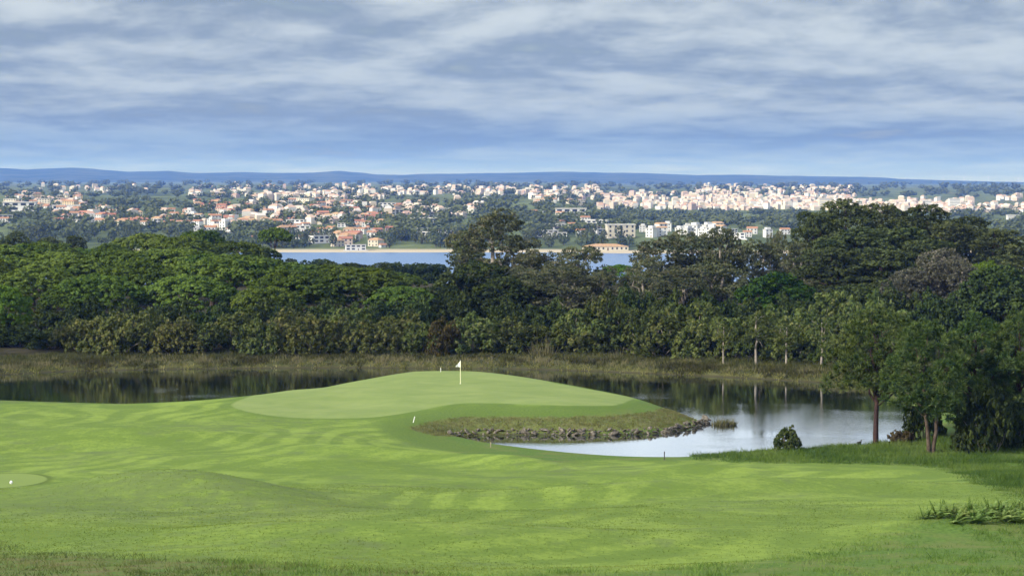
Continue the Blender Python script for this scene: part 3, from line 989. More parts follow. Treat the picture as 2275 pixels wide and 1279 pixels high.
def slender(seed, kind='slender'):
    g = np.random.default_rng(seed)
    lobes = []
    for i in range(16):
        th = g.uniform(0, 6.283); f = g.random()
        rr = 1.3 * math.sqrt(g.random()); r = g.uniform(.45, .85)
        lobes.append((rr * math.cos(th), rr * math.sin(th), 2.9 + 3.1 * f, r, r, r * .9))
    cr = crown_mesh('crown', lobes, LM['scrub'], g, puffs=26, per=11, puff_r=0.3, L=0.30, Wd=0.12, under=-0.7, droop=.6, fill=.3, tint_up=.2)
    tr = trunk_mesh('trunk', BARK_P, g, 5.6, 0.10, [(l[0], l[1], l[2]) for l in lobes[::3]], .5)
    proto(kind, cr, tr)


for s_ in (101, 102, 103, 104):
    stone_pine(s_)
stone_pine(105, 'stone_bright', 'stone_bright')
def lone_pine(seed):
    g = np.random.default_rng(seed)
    lobes = [(0, 0, 7.6, 2.5, 2.5, 1.7)]
    for i in range(12):
        th = i * 2.39996; rr = 2.3 * math.sqrt((i + .5) / 12); r = g.uniform(.7, 1.1)
        lobes.append((rr * math.cos(th), rr * math.sin(th), 8.6 - .17 * rr * rr + g.uniform(-.3, .3), r, r, r * .7))
    cr = crown_mesh('crown', lobes, LM['stone'], g, puffs=30, per=22, puff_r=.36, L=.32, Wd=.2, up=.3, under=-.25, fill=.1, tint_up=.4, rnd=.3)
    proto('lone', cr, trunk_mesh('trunk', BARK, g, 7.6, .20, [(l[0] * .7, l[1] * .7, l[2] - .4) for l in lobes[2::2]], .7, .02))
lone_pine(130)
for s_ in (201, 202, 203, 204):
    maritime(s_)
for s_ in (301, 302, 303):
    eucalypt(s_)
for s_ in (311, 312):
    eucalypt(s_, 'euc_grey', 'euc_grey', 1.1)
roundtree(401); roundtree(402, 'dark', 'darkround', 8.0, 3.6); roundtree(403, 'dark', 'darkround', 9.0, 3.4); roundtree(404, 'dark', 'darkround', 7.5, 3.8)
for s_ in (501, 502, 503, 504):
    shrub(s_)
shrub(511, 'rust', 'rust'); shrub(512, 'scrub', 'scrub'); shrub(513, 'scrub', 'scrub', 6.5, 3.2); shrub(514, 'scrub', 'scrub', 5.5, 3.6)
shrub(515, 'dark', 'darkbush'); shrub(516, 'brown', 'brownbush', 2.0, 2.0); shrub(517, 'scrub', 'smallbush', 2.9, 1.9)
young_pine(601, 'youngA', 0.36, 10.0, 3.6); young_pine(602, 'youngB', 0.26, 9.5, 3.6, True); young_pine(603, 'young', 0.12); young_pine(604, 'young', 0.10)
slender(701); slender(702)
_use = {}


def plant(kind, px, Y, topy, wpx, name, label, cat, group=None, base=None, rotz=None, thick=1.0):
    """a plant whose foot stands on the ground at distance Y (or at the point base) and whose crown reaches the given height"""
    vs_ = PROTO[kind]
    k = _use.get(kind, 0); _use[kind] = k + 1
    crown, trunk, w, h = vs_[k % len(vs_)]
    if base is None:
        a, bz = ray(px, topy)
        X = a * Y
        gz = float(ground_h(np.array([X]), np.array([Y]))[0])
        ztop = CAMZ + bz * Y
    else:
        X, Y, gz = base
        ztop = CAMZ + ray(px, topy)[1] * Y
    hz = max(0.5, ztop - gz) * 1.05
    sxy = (wpx * Y / FPX) / w
    sz = hz / h
    root = bpy.data.objects.new(name, None)
    COL.objects.link(root)
    root.empty_display_size = 0.5
    root.location = (X, Y, gz - 0.05)
    root.rotation_euler = (0, 0, random.uniform(0, 6.283) if rotz is None else rotz)
    sx = sxy * random.uniform(.95, 1.05)
    root.scale = (sx, sxy * thick, sz)
    tag(root, label, cat, group)
    obj('trunk', trunk, root)
    obj('crown', crown, root)
    return root


# ------------------------------------------------------------------ left: umbrella pines beyond the pond
G1 = 'umbrella pines massed beyond the pond'
plant('stone_bright', -14, 236, 638, 150, 'stone_pine', 'rounded pine, sunlight painted into its bright green, at the bank beside the dark hollow', 'pine tree')
for i, (px, Y, ty, w) in enumerate([(-60, 276, 578, 250), (75, 264, 602, 270), (160, 258, 640, 170), (215, 260, 616, 230), (300, 270, 586, 250), (420, 262, 616, 230), (520, 272, 574, 320), (590, 256, 640, 180), (660, 264, 606, 250),
                     (790, 268, 600, 270), (890, 262, 640, 170)]):
    plant('stone', px, Y, ty, w * .88, 'stone_pine', 'umbrella pine of the first rank behind the hedge, ' + ('behind the bright pine' if i == 0 else ['', 'next to', 'second from', 'third from', 'fourth from', 'fifth from', 'sixth from', 'seventh from', 'eighth from', 'ninth from', 'tenth from'][i] + ' the bright pine'), 'pine tree', G1)
for px, Y, ty, w in [(20, 306, 549, 260), (130, 302, 567, 240), (260, 306, 563, 220), (380, 312, 558, 240), (470, 306, 570, 200), (620, 312, 586, 220), (730, 312, 592, 200), (840, 306, 606, 190)]:
    plant('stone', px, Y, ty, w, 'stone_pine', 'umbrella pine in the middle rank of the canopy, its trunk hidden by other crowns', 'pine tree', G1)
for px, Y, ty, w in [(90, 360, 542, 190), (330, 372, 525, 200), (405, 366, 531, 180), (448, 382, 517, 120), (525, 372, 541, 170), (245, 350, 546, 105), (565, 384, 562, 90), (180, 372, 556, 140)]:
    plant('stone', px, Y, ty, w, 'stone_pine', 'umbrella pine in the rearmost rank, its flat top against the far town', 'pine tree', G1)
plant('lone', 610, 426, 511, 78, 'stone_pine', 'lone umbrella pine standing clear above the canopy beside the lagoon', 'pine tree')
for px, Y, ty, w in [(165, 420, 529, 62), (32, 430, 520, 80), (108, 440, 532, 60)]:
    plant('marit', px, Y, ty, w, 'pine_tree', 'narrow dark pine poking up behind the umbrella pine canopy', 'pine tree', 'narrow pines behind the canopy')
for i in range(17):
    px = 632 + i * 21 + random.uniform(-6, 6)
    plant('darkround', px, random.uniform(410, 452), random.choice([577, 581, 586, 590, 583]) + (random.uniform(-3, 3)), random.uniform(44, 66), 'oak_tree',
          'small dark round tree in the row before the lagoon', 'tree', 'small dark trees before the lagoon')

# ------------------------------------------------------------------ middle and right: eucalypts and pines
G2 = 'eucalypts beyond the pond'
plant('euc', 1105, 300, 476, 185, 'eucalyptus_tree', 'tallest eucalyptus, its crown rising across the lagoon and the far houses', 'eucalyptus')
plant('marit', 1038, 312, 520, 95, 'pine_tree', 'dusky tree leaning beside the tallest eucalyptus at the lagoon edge', 'tree')
for px, Y, ty, w in [(1052, 272, 588, 175), (985, 264, 640, 130), (1120, 266, 622, 130)]:
    plant('darkround', px, Y, ty, w, 'oak_tree', 'dense dark evergreen below the tallest eucalyptus', 'tree', 'dense dark evergreens')
for px, Y, ty, w in [(1205, 286, 562, 150), (1290, 282, 556, 150), (1250, 266, 600, 190), (1170, 270, 600, 130), (1335, 270, 610, 110)]:
    plant('euc', px, Y, ty, w, 'eucalyptus_tree', 'olive eucalyptus with pale limbs between the tallest eucalyptus and the yellow green pine', 'eucalyptus', G2)
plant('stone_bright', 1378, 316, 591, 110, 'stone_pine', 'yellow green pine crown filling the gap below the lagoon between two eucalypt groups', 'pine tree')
for px, Y, ty, w in [(1465, 288, 532, 150), (1540, 292, 522, 150), (1605, 288, 516, 130), (1430, 274, 580, 120), (1500, 264, 600, 170), (1590, 266, 592, 160)]:
    plant('euc', px, Y, ty, w, 'eucalyptus_tree', 'brownish olive eucalyptus before the row of white houses', 'eucalyptus', G2)
for px, Y, ty, w in [(1690, 302, 540, 110), (1722, 306, 522, 70), (1770, 292, 546, 120), (1812, 288, 562, 110)]:
    plant('euc', px, Y, ty, w, 'eucalyptus_tree', 'slim eucalyptus between the white houses and the tall dark pines', 'eucalyptus', G2)
plant('broad', 1722, 256, 612, 165, 'broadleaf_tree', 'fresh green round tree standing before the dark pines', 'tree')
for px, Y, ty, w in [(1812, 302, 482, 130), (1880, 312, 455, 160), (1958, 322, 463, 140), (2052, 316, 466, 170), (2000, 292, 515, 200), (1900, 288, 515, 200),
                     (2112, 304, 503, 140), (2152, 322, 490, 140), (2212, 312, 516, 140), (2268, 312, 545, 130), (1850, 278, 560, 170), (2235, 292, 572, 150), (1960, 276, 560, 170), (2060, 282, 540, 150)]:
    plant('marit', px, Y, ty, w, 'maritime_pine', 'tall dark pine of the high clump behind the grey eucalypts', 'pine tree', 'tall dark pines')
for px, Y, ty, w in [(2085, 266, 562, 150), (2132, 262, 585, 110), (2015, 262, 604, 110)]:
    plant('euc_grey', px, Y, ty, w, 'eucalyptus_tree', 'greyish brown eucalyptus in front of the tall dark pines', 'eucalyptus', 'grey eucalypts')
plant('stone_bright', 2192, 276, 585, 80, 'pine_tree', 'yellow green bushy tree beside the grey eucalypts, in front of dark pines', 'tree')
for px, Y, ty, w in [(2230, 252, 600, 180), (2160, 254, 650, 120), (1900, 250, 640, 140)]:
    plant('darkround', px, Y, ty, w, 'oak_tree', 'almost black dense tree under the tall dark pines', 'tree', 'black green trees below the pines')

for px, Y, ty, w in [(-30, 246, 715, 120), (45, 246, 725, 120), (120, 244, 735, 110), (20, 256, 690, 130), (110, 254, 680, 130), (200, 250, 665, 130), (300, 249, 672, 140), (390, 252, 668, 130), (480, 250, 672, 140), (570, 251, 668, 130),  # dark bushes added to stand in for the black shade under the pines
                     (650, 250, 672, 130), (740, 251, 664, 140), (830, 250, 668, 130), (920, 251, 662, 130), (1010, 252, 655, 130), (1130, 252, 668, 130), (1220, 252, 668, 130),
                     (1400, 254, 640, 130), (1480, 252, 650, 130), (1580, 252, 655, 130), (1670, 250, 668, 120), (1760, 250, 655, 130), (1990, 254, 640, 130), (2080, 252, 650, 130)]:
    plant('darkbush', px, Y, ty, w, 'shrub', 'dark bush added for the shaded hollow between the hedge and the pine trunks', 'shrub', 'bushes added for the shaded hollows under the pines')

# ------------------------------------------------------------------ shrubs on the far bank
G3 = 'shrubs along the far bank'
ORD = ['next to', 'second from', 'third from', 'fourth from', 'fifth from', 'sixth from', 'seventh from', 'eighth from', 'ninth from', 'tenth from', 'eleventh from', 'twelfth from', 'thirteenth from', 'fourteenth from', 'fifteenth from']
HEDGE = [(188, 239, 712, 165, 0), (262, 237, 698, 175, 0), (330, 240, 690, 150, 1), (392, 237, 706, 165, 0), (452, 238, 722, 125, 1), (512, 241, 698, 150, 1),
         (580, 237, 712, 150, 1), (640, 241, 690, 165, 0), (712, 237, 706, 165, 0), (770, 242, 688, 150, 1), (832, 237, 714, 150, 0), (890, 241, 696, 165, 0), (938, 237, 720, 125, 1),
         (1052, 239, 702, 190, 1), (1136, 240, 708, 175, 0), (1212, 239, 726, 150, 1), (1280, 238, 738, 130, 0)]
for i, (px, Y, ty, w, kd) in enumerate(HEDGE):
    o_ = ORD[12 - i] if i < 13 else ORD[i - 13]
    plant(('shrub', 'scrub')[kd], px, Y, ty, w, 'shrub', '%s hedge shrub, %s the rust coloured shrub going %s the bright pine' % (('olive brown', 'greener')[kd], o_, 'towards' if i < 13 else 'away from'),
          'shrub', 'shrubs of the long hedge', thick=.8)
plant('rust', 985, 236, 712, 105, 'shrub', 'rust tinged shrub in the hedge behind the flagstick', 'shrub', thick=.8)
for px, Y, ty, w in [(1300, 241, 690, 150), (1348, 242, 655, 150), (1412, 238, 690, 160), (1470, 234, 700, 170), (1560, 232, 712, 150), (1628, 232, 708, 150), (1690, 231, 700, 160),
                     (1780, 229, 710, 160), (1850, 228, 704, 170), (1840, 246, 652, 170), (1930, 238, 654, 180), (1540, 240, 676, 160), (1980, 232, 696, 170), (1720, 238, 686, 150)]:
    plant('scrub', px, Y, ty, w, 'shrub', 'green scrub shrub on the far bank around the pale trunked saplings', 'shrub', 'scrub around the saplings of the far bank', thick=.85)
for px, Y, ty, w in [(1608, 224, 712, 58), (1680, 222.5, 690, 85), (1748, 222, 712, 66), (1826, 221, 704, 76)]:
    plant('slender', px, Y, ty, w, 'sapling', 'young tree with a straight bare pale trunk on the far bank', 'sapling', 'pale trunked saplings')

# ------------------------------------------------------------------ foreground right
hA = hit(1946, 985); hB = hit(2068, 1006)
plant('youngA', 1935, 0, 700, 225, 'pine_tree', 'leaning pine with one bare reddish trunk at the water edge', 'pine tree', base=hA, rotz=0.6)
plant('youngB', 2085, 0, 728, 215, 'pine_tree', 'pine with a forked trunk standing in rough grass', 'pine tree', base=hB, rotz=0.1)
for px, by, ty, w, lab in [(2165, 985, 712, 200, 'bushy pine standing just behind the forked pine'), (2262, 985, 706, 190, 'bushy pine standing behind the wide dark bush'),
                           (2205, 962, 742, 170, 'pine half hidden between two bushy pines')]:
    plant('young', px, 0, ty, w, 'pine_tree', lab, 'pine tree', base=hit(px, by))
plant('darkbush', 2200, 0, 838, 190, 'shrub', 'wide dark bush sprawling on the grass beside the forked pine', 'shrub', base=hit(2200, 1000), thick=.7)
plant('darkbush', 2275, 0, 870, 150, 'shrub', 'dark bush at the edge of the grass behind the wide bush', 'shrub', base=hit(2268, 990), thick=.7)
plant('darkbush', 2040, 0, 880, 120, 'shrub', 'dark undergrowth between the two foreground pine trunks', 'shrub', base=hit(2050, 972), thick=.6)
plant('smallbush', 1750, 0, 947, 62, 'shrub', 'single rounded bush at the water edge', 'shrub', base=hit(1750, 1000))
plant('brownbush', 2003, 0, 955, 58, 'shrub', 'low brown bush beside the leaning pine', 'shrub', base=hit(2003, 981))
#@@PART3@@
# ------------------------------------------------------------------ grasses, reeds
def blades(P, H, Wd, g, lean=0.35, tint=None):
    n = len(P)
    th = g.uniform(0, 6.283, n)
    a = np.stack([np.cos(th), np.sin(th), np.zeros(n)], -1) * (np.broadcast_to(Wd, n)[:, None] * 0.5)
    ln = g.normal(size=(n, 2)) * lean
    tip = P + np.stack([ln[:, 0] * H, ln[:, 1] * H, H * g.uniform(.8, 1.1, n)], -1)
    V = np.stack([P - a, P + a, tip], 1).reshape(-1, 3)
    return V, np.arange(n * 3).reshape(-1, 3), np.repeat(tint, 3)


def scatter_blades(name, label, cat, cx, cy, per, spread, hlo, hhi, wd, mat, g, lean=0.35, clump_tint=None, hmul=None):
    n = len(cx)
    tc = clump_tint if clump_tint is not None else np.clip(g.normal(.5, .22, n), 0, 1)
    X = np.repeat(cx, per) + g.normal(size=n * per) * spread
    Y = np.repeat(cy, per) + g.normal(size=n * per) * spread
    Z = ground_h(X, Y) - 0.02
    H = np.repeat(g.uniform(hlo, hhi, n) * (1 if hmul is None else hmul), per) * g.uniform(.6, 1.15, n * per)
    T = np.clip(np.repeat(tc, per) + g.normal(0, .12, n * per), 0, 1)
    V, F, tt = blades(np.stack([X, Y, Z], -1), H, wd * g.uniform(.7, 1.3, n * per), g, lean, T)
    o = obj(name, make_mesh(name, V, F, mat, {'tint': tt}))
    tag(o, label, cat, kind='stuff')
    return o


M_REED = leaf_mat('dry_reed', (0.050, 0.064, 0.022), (0.108, 0.112, 0.046), 0.3, 0.05, (0.220, 0.195, 0.105))
M_SEDGE = leaf_mat('bank_sedge', (0.120, 0.140, 0.032), (0.270, 0.265, 0.085), 0.35, 0.05, (0.380, 0.345, 0.150))
M_HEATH = leaf_mat('bank_heath', (0.032, 0.042, 0.016), (0.070, 0.074, 0.030), 0.25, 0.05, (0.125, 0.112, 0.056))
M_OLIV = leaf_mat('bank_olive', (0.038, 0.046, 0.016), (0.085, 0.090, 0.032), 0.25, 0.05, (0.135, 0.122, 0.058))
M_ROUGH = leaf_mat('rough_grass', (0.070, 0.130, 0.028), (0.140, 0.225, 0.048), 0.35, 0.05, (0.225, 0.285, 0.085))
M_DRYR = leaf_mat('dry_rough_grass', (0.070, 0.115, 0.030), (0.140, 0.175, 0.055), 0.35, 0.05, (0.205, 0.190, 0.090))
M_DARKR = leaf_mat('deep_green_rough_grass', (0.048, 0.098, 0.022), (0.098, 0.168, 0.036), 0.35, 0.05, (0.155, 0.222, 0.060))  # darker green of the long grass on the right bank
g = np.random.default_rng(77)

# far bank: sample by position along the bank
def bank_points(n, s0, s1, X0=-78, X1=72):
    X = g.uniform(X0, X1, n * 6); Y = g.uniform(195, 246, n * 6)
    s = sdf(SHORE, X, Y)
    m = (s > s0) & (s < s1) & (Y > 209 - np.maximum(0, (X - 20)) * 0.35) & (np.abs(X) < Y * 0.29)
    return X[m][:n], Y[m][:n]
bx_, by_ = bank_points(4200, 0.6, 6.5)
patch = fbm(bx_ / 3.0, by_ / 2.5 + 3, 3) + g.normal(0, .25, len(bx_))
k = patch > -0.15
scatter_blades('reed_bed', 'tan and olive reeds massed along the far bank of the pond', 'reeds', bx_[k], by_[k], 15, .30, .22, .65, .085, M_REED, g, .35,
               np.clip(.5 + .5 * patch[k] + g.normal(0, .18, k.sum()), 0, 1), .7 + .5 * np.clip(patch[k], 0, 1))
scatter_blades('heath_scrub', 'low brown heath and bramble on the far bank', 'heath', bx_[~k], by_[~k], 26, .38, .2, .6, .11, M_HEATH, g, .6)
bx_, by_ = bank_points(3600, 3.5, 11.5)
scatter_blades('heath_scrub', 'olive and purplish low growth at the foot of the hedge', 'heath', bx_, by_, 18, .38, .25, .7, .11, M_OLIV, g, .6)
bx_, by_ = bank_points(3600, 0.05, 1.3)
scatter_blades('sedge_fringe', 'yellow green sedge along the waterline of the far bank', 'sedge', bx_, by_, 14, .22, .15, .38, .07, M_SEDGE, g, .5)

# long grass in front and on the right
def rough_points(n, test):
    X = g.uniform(-40, 62, n * 8); Y = 50 + 110 * g.random(n * 8)
    m = (np.abs(X) < Y * 0.275 + 1)
    X = X[m]; Y = Y[m]
    m = test(X, Y)
    return X[m][:n], Y[m][:n]
fr = lambda X, Y: sdf(FAIR, X, Y)
X, Y = rough_points(9000, lambda X, Y: (fr(X, Y) > -0.6) & (Y < 84) & (X > -9) & (g.random(len(X)) < .25 + .75 * (fbm(X / 2, Y / 3, 3) > -.1)))
scatter_blades('rough_grass', 'long green grass of the rough below the fairway slope', 'grass', X, Y, 12, .20, .08, .24, .028, M_ROUGH, g, .6,
               np.clip(.45 + .35 * fbm(X / 2.5, Y / 4.0, 3) + g.normal(0, .1, len(X)), 0, 1), .7 + .5 * (fbm(X / 1.5, Y / 2.5, 2) > 0))
X, Y = rough_points(5200, lambda X, Y: (fr(X, Y) > -0.7) & (Y < 84) & (X < -2))
scatter_blades('dry_rough_grass', 'brownish tufty grass on the slope below the teeing ground', 'grass', X, Y, 12, .20, .08, .22, .03, M_DRYR, g, .7,
               np.clip(.45 + .4 * fbm(X / 2.0, Y / 3.0, 3) + g.normal(0, .1, len(X)), 0, 1))
X, Y = rough_points(9000, lambda X, Y: (fr(X, Y) > -0.3) & (Y > 92) & (X > 14) & (sdf(SHORE, X, Y) > .25))
scatter_blades('rough_grass', 'deep green long grass around the forked pine', 'grass', X, Y, 11, .26, .16, .40, .05, M_DARKR, g, .5,
               np.clip(.45 + .4 * fbm(X / 4.0, Y / 5.0, 3) + g.normal(0, .1, len(X)), 0, 1), np.clip(.25 + .35 * fr(X, Y), .25, 1.1) * (.8 + .4 * (fbm(X / 2.0, Y / 3.0, 2) > 0)))
X = g.uniform(-34, 34, 260000); Y = 54 + 62 * g.random(260000) ** 1.3
m = (np.abs(X) < Y * .27) & (sdf(FAIR, X, Y) < .3) & (sdf(TEE, X, Y) > .3) & (fbm(X / 5.0, Y / 6.0, 3) + .35 * (X < -2) - .012 * (Y - 80) > g.uniform(-.9, .6, len(X)))
X, Y = X[m][:70000], Y[m][:70000]
scatter_blades('fairway_grass', 'short tufted grass of the near fairway slope', 'grass', X, Y, 2, .05, .025, .07, .045, leaf_mat('fairway_blades', (0.085, 0.140, 0.026), (0.150, 0.220, 0.040), .3, .02, (.215, .275, .075)), g, .6,
               np.clip(.45 + .4 * fbm(X / 3.0, Y / 4.0, 3) + g.normal(0, .18, len(X)), 0, 1))
# tufts on the brown bank of the green
X = g.uniform(-12, 20, 22000); Y = g.uniform(160, 186, 22000)
m = (sdf(BROWN, X, Y) < .1)
scatter_blades('bank_grass', 'dry grass on the brown bank below the green', 'grass', X[m][:2600], Y[m][:2600], 9, .18, .06, .2, .05, leaf_mat('bank_dry_grass', (0.100, 0.130, 0.036), (0.160, 0.162, 0.062), .3, .05, (.235, .205, .11)), g, .6)

# tall reed clumps and the reed islet
def reed_clump(px, Y, topy, wpx, label, n=130, mat=M_REED, base=None):
    if base is None:
        a, bz = ray(px, topy); X0 = a * Y
        gz = float(ground_h(np.array([X0]), np.array([Y]))[0]); H = CAMZ + bz * Y - gz
    else:
        X0, Y, gz = base; H = CAMZ + ray(px, topy)[1] * Y - gz
    R = wpx * Y / FPX / 2
    root = bpy.data.objects.new('reed_clump', None); COL.objects.link(root); root.location = (X0, Y, gz)
    tag(root, label, 'reeds')
    rr = R * .75 * np.sqrt(g.random(n)); th = g.uniform(0, 6.283, n)
    P = np.stack([rr * np.cos(th), rr * np.sin(th) * .6, np.full(n, -.05)], -1)
    for nm, kk, hh, wd, ln in (('stem', n // 3, 1.0, .07, .12), ('leaf', n, .66, .11, .38)):
        hgt = H * hh * g.uniform(.3, 1.05, kk) * (1.1 - .6 * (rr[:kk] / R) ** 2)
        V, F, tt = blades(P[:kk], hgt, wd, g, ln, np.clip(g.normal(.75, .2, kk), 0, 1))
        o = obj('stems' if nm == 'stem' else 'leaves', make_mesh(nm, V, F, mat, {'tint': tt}), root)
        o['kind'] = 'stuff'
reed_clump(1205, 232.5, 728, 74, 'tall bleached reed clump with long canes on the far bank')
reed_clump(1368, 231, 764, 54, 'shorter bleached reed clump on the far bank')
isl = gp(1608, 944, 0.0)
reed_clump(1608, 0, 918, 72, 'small tuft of dry reeds standing in the water off the rocky point', 260, M_REED, (isl[0], isl[1], 0.0))

# bracken by the fairway edge
M_FERN = leaf_mat('bracken', (0.080, 0.150, 0.030), (0.210, 0.300, 0.080), .4, .1, (.34, .42, .16))
def fern_mesh(seed):
    gg = np.random.default_rng(seed)
    Vs = []; Ts = []
    for i in range(15):
        th = gg.uniform(0, 6.283); L = gg.uniform(.5, .95); el_ = gg.uniform(.5, 1.3)
        for j in range(9):
            f = (j + 1) / 9
            c = np.array([math.cos(th) * math.cos(el_) * L * f, math.sin(th) * math.cos(el_) * L * f, math.sin(el_) * L * f - .35 * L * f * f])
            for s in (-1, 1):
                side = np.array([-math.sin(th), math.cos(th), .15]) * s * .26 * L * (1.05 - f)
                dirv = np.array([math.cos(th), math.sin(th), -.1]) * .07
                Vs += [c - dirv * .6, c + side, c + dirv * 1.2]
                Ts += [np.clip(.35 + .5 * f + gg.normal(0, .15), 0, 1)] * 3
    return make_mesh('fronds', np.array(Vs), np.arange(len(Vs)).reshape(-1, 3), M_FERN, {'tint': Ts})
ferns = [fern_mesh(i) for i in (1, 2, 3)]
def fern_stem(seed):
    gg = np.random.default_rng(seed); mb = MB()
    for i in range(7):
        th = gg.uniform(0, 6.283)
        mb.tube(limb((0, 0, -.05), (.3 * math.cos(th), .3 * math.sin(th), .5), gg, 0, .1, 4), np.linspace(.014, .005, 4), 4)
    return mb.mesh('stems', M_FERN, attrs=None)
fstem = fern_stem(4)
for i, (px, py) in enumerate([(2055, 1152), (2085, 1150), (2112, 1147), (2135, 1152), (2150, 1140), (2172, 1150), (2190, 1138), (2208, 1148), (2225, 1132), (2240, 1145), (2258, 1128), (2272, 1142), (2170, 1162), (2120, 1162), (2230, 1158), (2262, 1160), (2285, 1130)]):
    h = hit(px, py)
    root = bpy.data.objects.new('bracken_plant', None); COL.objects.link(root)
    root.location = h; root.rotation_euler = (0, 0, i * 1.3); sc_ = 1.0 + .5 * ((i * 37) % 10) / 10
    root.scale = (sc_, sc_, sc_)
    tag(root, 'light green bracken plant in the patch at the fairway edge', 'fern', 'bracken plants at the fairway edge')
    obj('fronds', ferns[i % 3], root); obj('stems', fstem, root)

# ------------------------------------------------------------------ stone edging of the green's point
M_ROCK = noisy_mat('edging_stone', (0.045, 0.040, 0.032), (0.24, 0.21, 0.165), 2.5, 0.9, 0.2, 0.5)
def stone_mesh(seed):
    gg = np.random.default_rng(seed)
    V = []
    t_ = (1 + 5 ** .5) / 2
    base = np.array([(-1, t_, 0), (1, t_, 0), (-1, -t_, 0), (1, -t_, 0), (0, -1, t_), (0, 1, t_), (0, -1, -t_), (0, 1, -t_), (t_, 0, -1), (t_, 0, 1), (-t_, 0, -1), (-t_, 0, 1)], float)
    F = [(0, 11, 5), (0, 5, 1), (0, 1, 7), (0, 7, 10), (0, 10, 11), (1, 5, 9), (5, 11, 4), (11, 10, 2), (10, 7, 6), (7, 1, 8), (3, 9, 4), (3, 4, 2), (3, 2, 6), (3, 6, 8), (3, 8, 9), (4, 9, 5), (2, 4, 11), (6, 2, 10), (8, 6, 7), (9, 8, 1)]
    V = unit(base) * gg.uniform(.75, 1.2, (12, 1)) * np.array([1.0, .8, .62])
    return make_mesh('stone', V, np.array(F), M_ROCK)
stones = [stone_mesh(i) for i in range(8)]
edge_pts = np.array([gp(x, y, 0) for x, y in [(998, 974), (1020, 970), (1040, 967.5), (1070, 966), (1100, 965.5), (1200, 965.5), (1300, 966), (1400, 965.5), (1480, 961.5), (1540, 950.5), (1572, 940.5), (1566, 933)]])
seg = np.r_[0, np.cumsum(np.linalg.norm(np.diff(edge_pts, axis=0), axis=1))]
root = bpy.data.objects.new('stone_edging', None); COL.objects.link(root)
mid = edge_pts[5]
root.location = (mid[0], mid[1], 0)
tag(root, 'line of grey boulders edging the water below the brown bank of the green', 'stone edging')
for lay in range(2):
    p = 0.1 * lay
    while p < seg[-1]:
        X = np.interp(p, seg, edge_pts[:, 0]); Y = np.interp(p, seg, edge_pts[:, 1])
        s = random.choice([.12, .15, .19, .24, .32]) * (1.05 if lay == 0 else .95)
        o = obj('stone', stones[random.randrange(8)], root, (X - mid[0] + random.uniform(-.06, .06), Y - mid[1] + (.06, .36)[lay] + random.uniform(-.12, .14), (.10, .36)[lay] + random.uniform(-.12, .12)),
                (random.uniform(-.8, .8), random.uniform(-.8, .8), random.uniform(0, 6.28)), (s * random.uniform(.8, 1.7), s, s * random.uniform(.6, 1.3)))
        p += s * random.uniform(1.5, 2.4) * (1 if lay < 2 else 1.5)

# ------------------------------------------------------------------ flagstick, stakes, tee marker, duck
M_YEL = noisy_mat('pole_paint', (0.72, 0.70, 0.42), (0.80, 0.78, 0.52), 2, .5, .4)
M_WHT = noisy_mat('white_paint', (0.78, 0.78, 0.76), (0.84, 0.84, 0.82), 2, .6, .3)
M_RED = noisy_mat('stake_wood', (0.30, 0.24, 0.17), (0.45, 0.38, 0.28), 3, .8, .2)
M_DRK = noisy_mat('dark_stake', (0.05, 0.045, 0.04), (0.10, 0.08, 0.07), 3, .8, .2)
h = hit(1023, 852)
root = bpy.data.objects.new('flagstick', None); COL.objects.link(root); root.location = h
tag(root, 'pale yellow flagstick with a white pennant standing on the putting green', 'flagstick')
HT = 2.25
mb = MB(); mb.tube([(0, 0, -.1), (0, 0, .8), (0, 0, 1.6), (0, 0, HT)], [.036, .036, .033, .028], 10)
obj('pole', mb.mesh('pole', M_YEL, True), root)
mb = MB(); mb.tube([(0, 0, HT), (0, 0, HT + .03), (0, 0, HT + .06)], [.03, .045, .02], 8); obj('finial', mb.mesh('finial', M_WHT, True), root)
V = []; F = []
nc = 7
for i in range(nc):
    f = i / (nc - 1)
    x = -.03 - .44 * f
    zt = HT - .04 - .47 * f; zb = HT - .60 + .02 * f
    yy = .05 * math.sin(f * 5.0)
    for s in (-.006, .006):
        V += [(x, yy + s, zt), (x, yy + s, zb)]
for i in range(nc - 1):
    a = i * 4; b_ = (i + 1) * 4
    F += [(a, a + 1, b_ + 1, b_), (a + 2, b_ + 2, b_ + 3, a + 3), (a, b_, b_ + 2, a + 2), (a + 1, a + 3, b_ + 3, b_ + 1)]
F += [(0, 2, 3, 1), ((nc - 1) * 4, (nc - 1) * 4 + 1, (nc - 1) * 4 + 3, (nc - 1) * 4 + 2)]
obj('pennant', make_mesh('pennant', V, np.array(F), M_WHT), root)
mb = MB(); mb.tube([(0, 0, .004), (0, 0, .014)], [.10, .10], 14); obj('cup', mb.mesh('cup', M_WHT, True), root)

def stake(px, py, hgt, mat, label, tilt=0.0, band=None):
    p = hit(px, py)
    if p is None:
        return
    root = bpy.data.objects.new('hazard_stake', None); COL.objects.link(root); root.location = p; root.rotation_euler = (0, tilt, 0)
    tag(root, label, 'stake')
    mb = MB(); mb.box(-.035, .035, -.02, .02, -.25, hgt)
    mb.add([(-.035, -.02, hgt), (.035, -.02, hgt), (.035, .02, hgt), (-.035, .02, hgt), (0, 0, hgt + .05)], [(0, 1, 4), (1, 2, 4), (2, 3, 4), (3, 0, 4)])
    obj('post', mb.mesh('post', mat), root)
    mb = MB(); mb.box(-.041, .041, -.026, .026, hgt - .14, hgt - .02)
    obj('painted_band', mb.mesh('band', band or M_WHT), root)
stake(283, 895.5, .46, M_RED, 'pale wooden stake on the left fairway rim above the dark water')
stake(716, 859.5, .46, M_RED, 'pale wooden stake on the rim left of the putting green')
stake(918, 938, .5, M_WHT, 'white stake leaning on the dark bank beside the cove', .25)
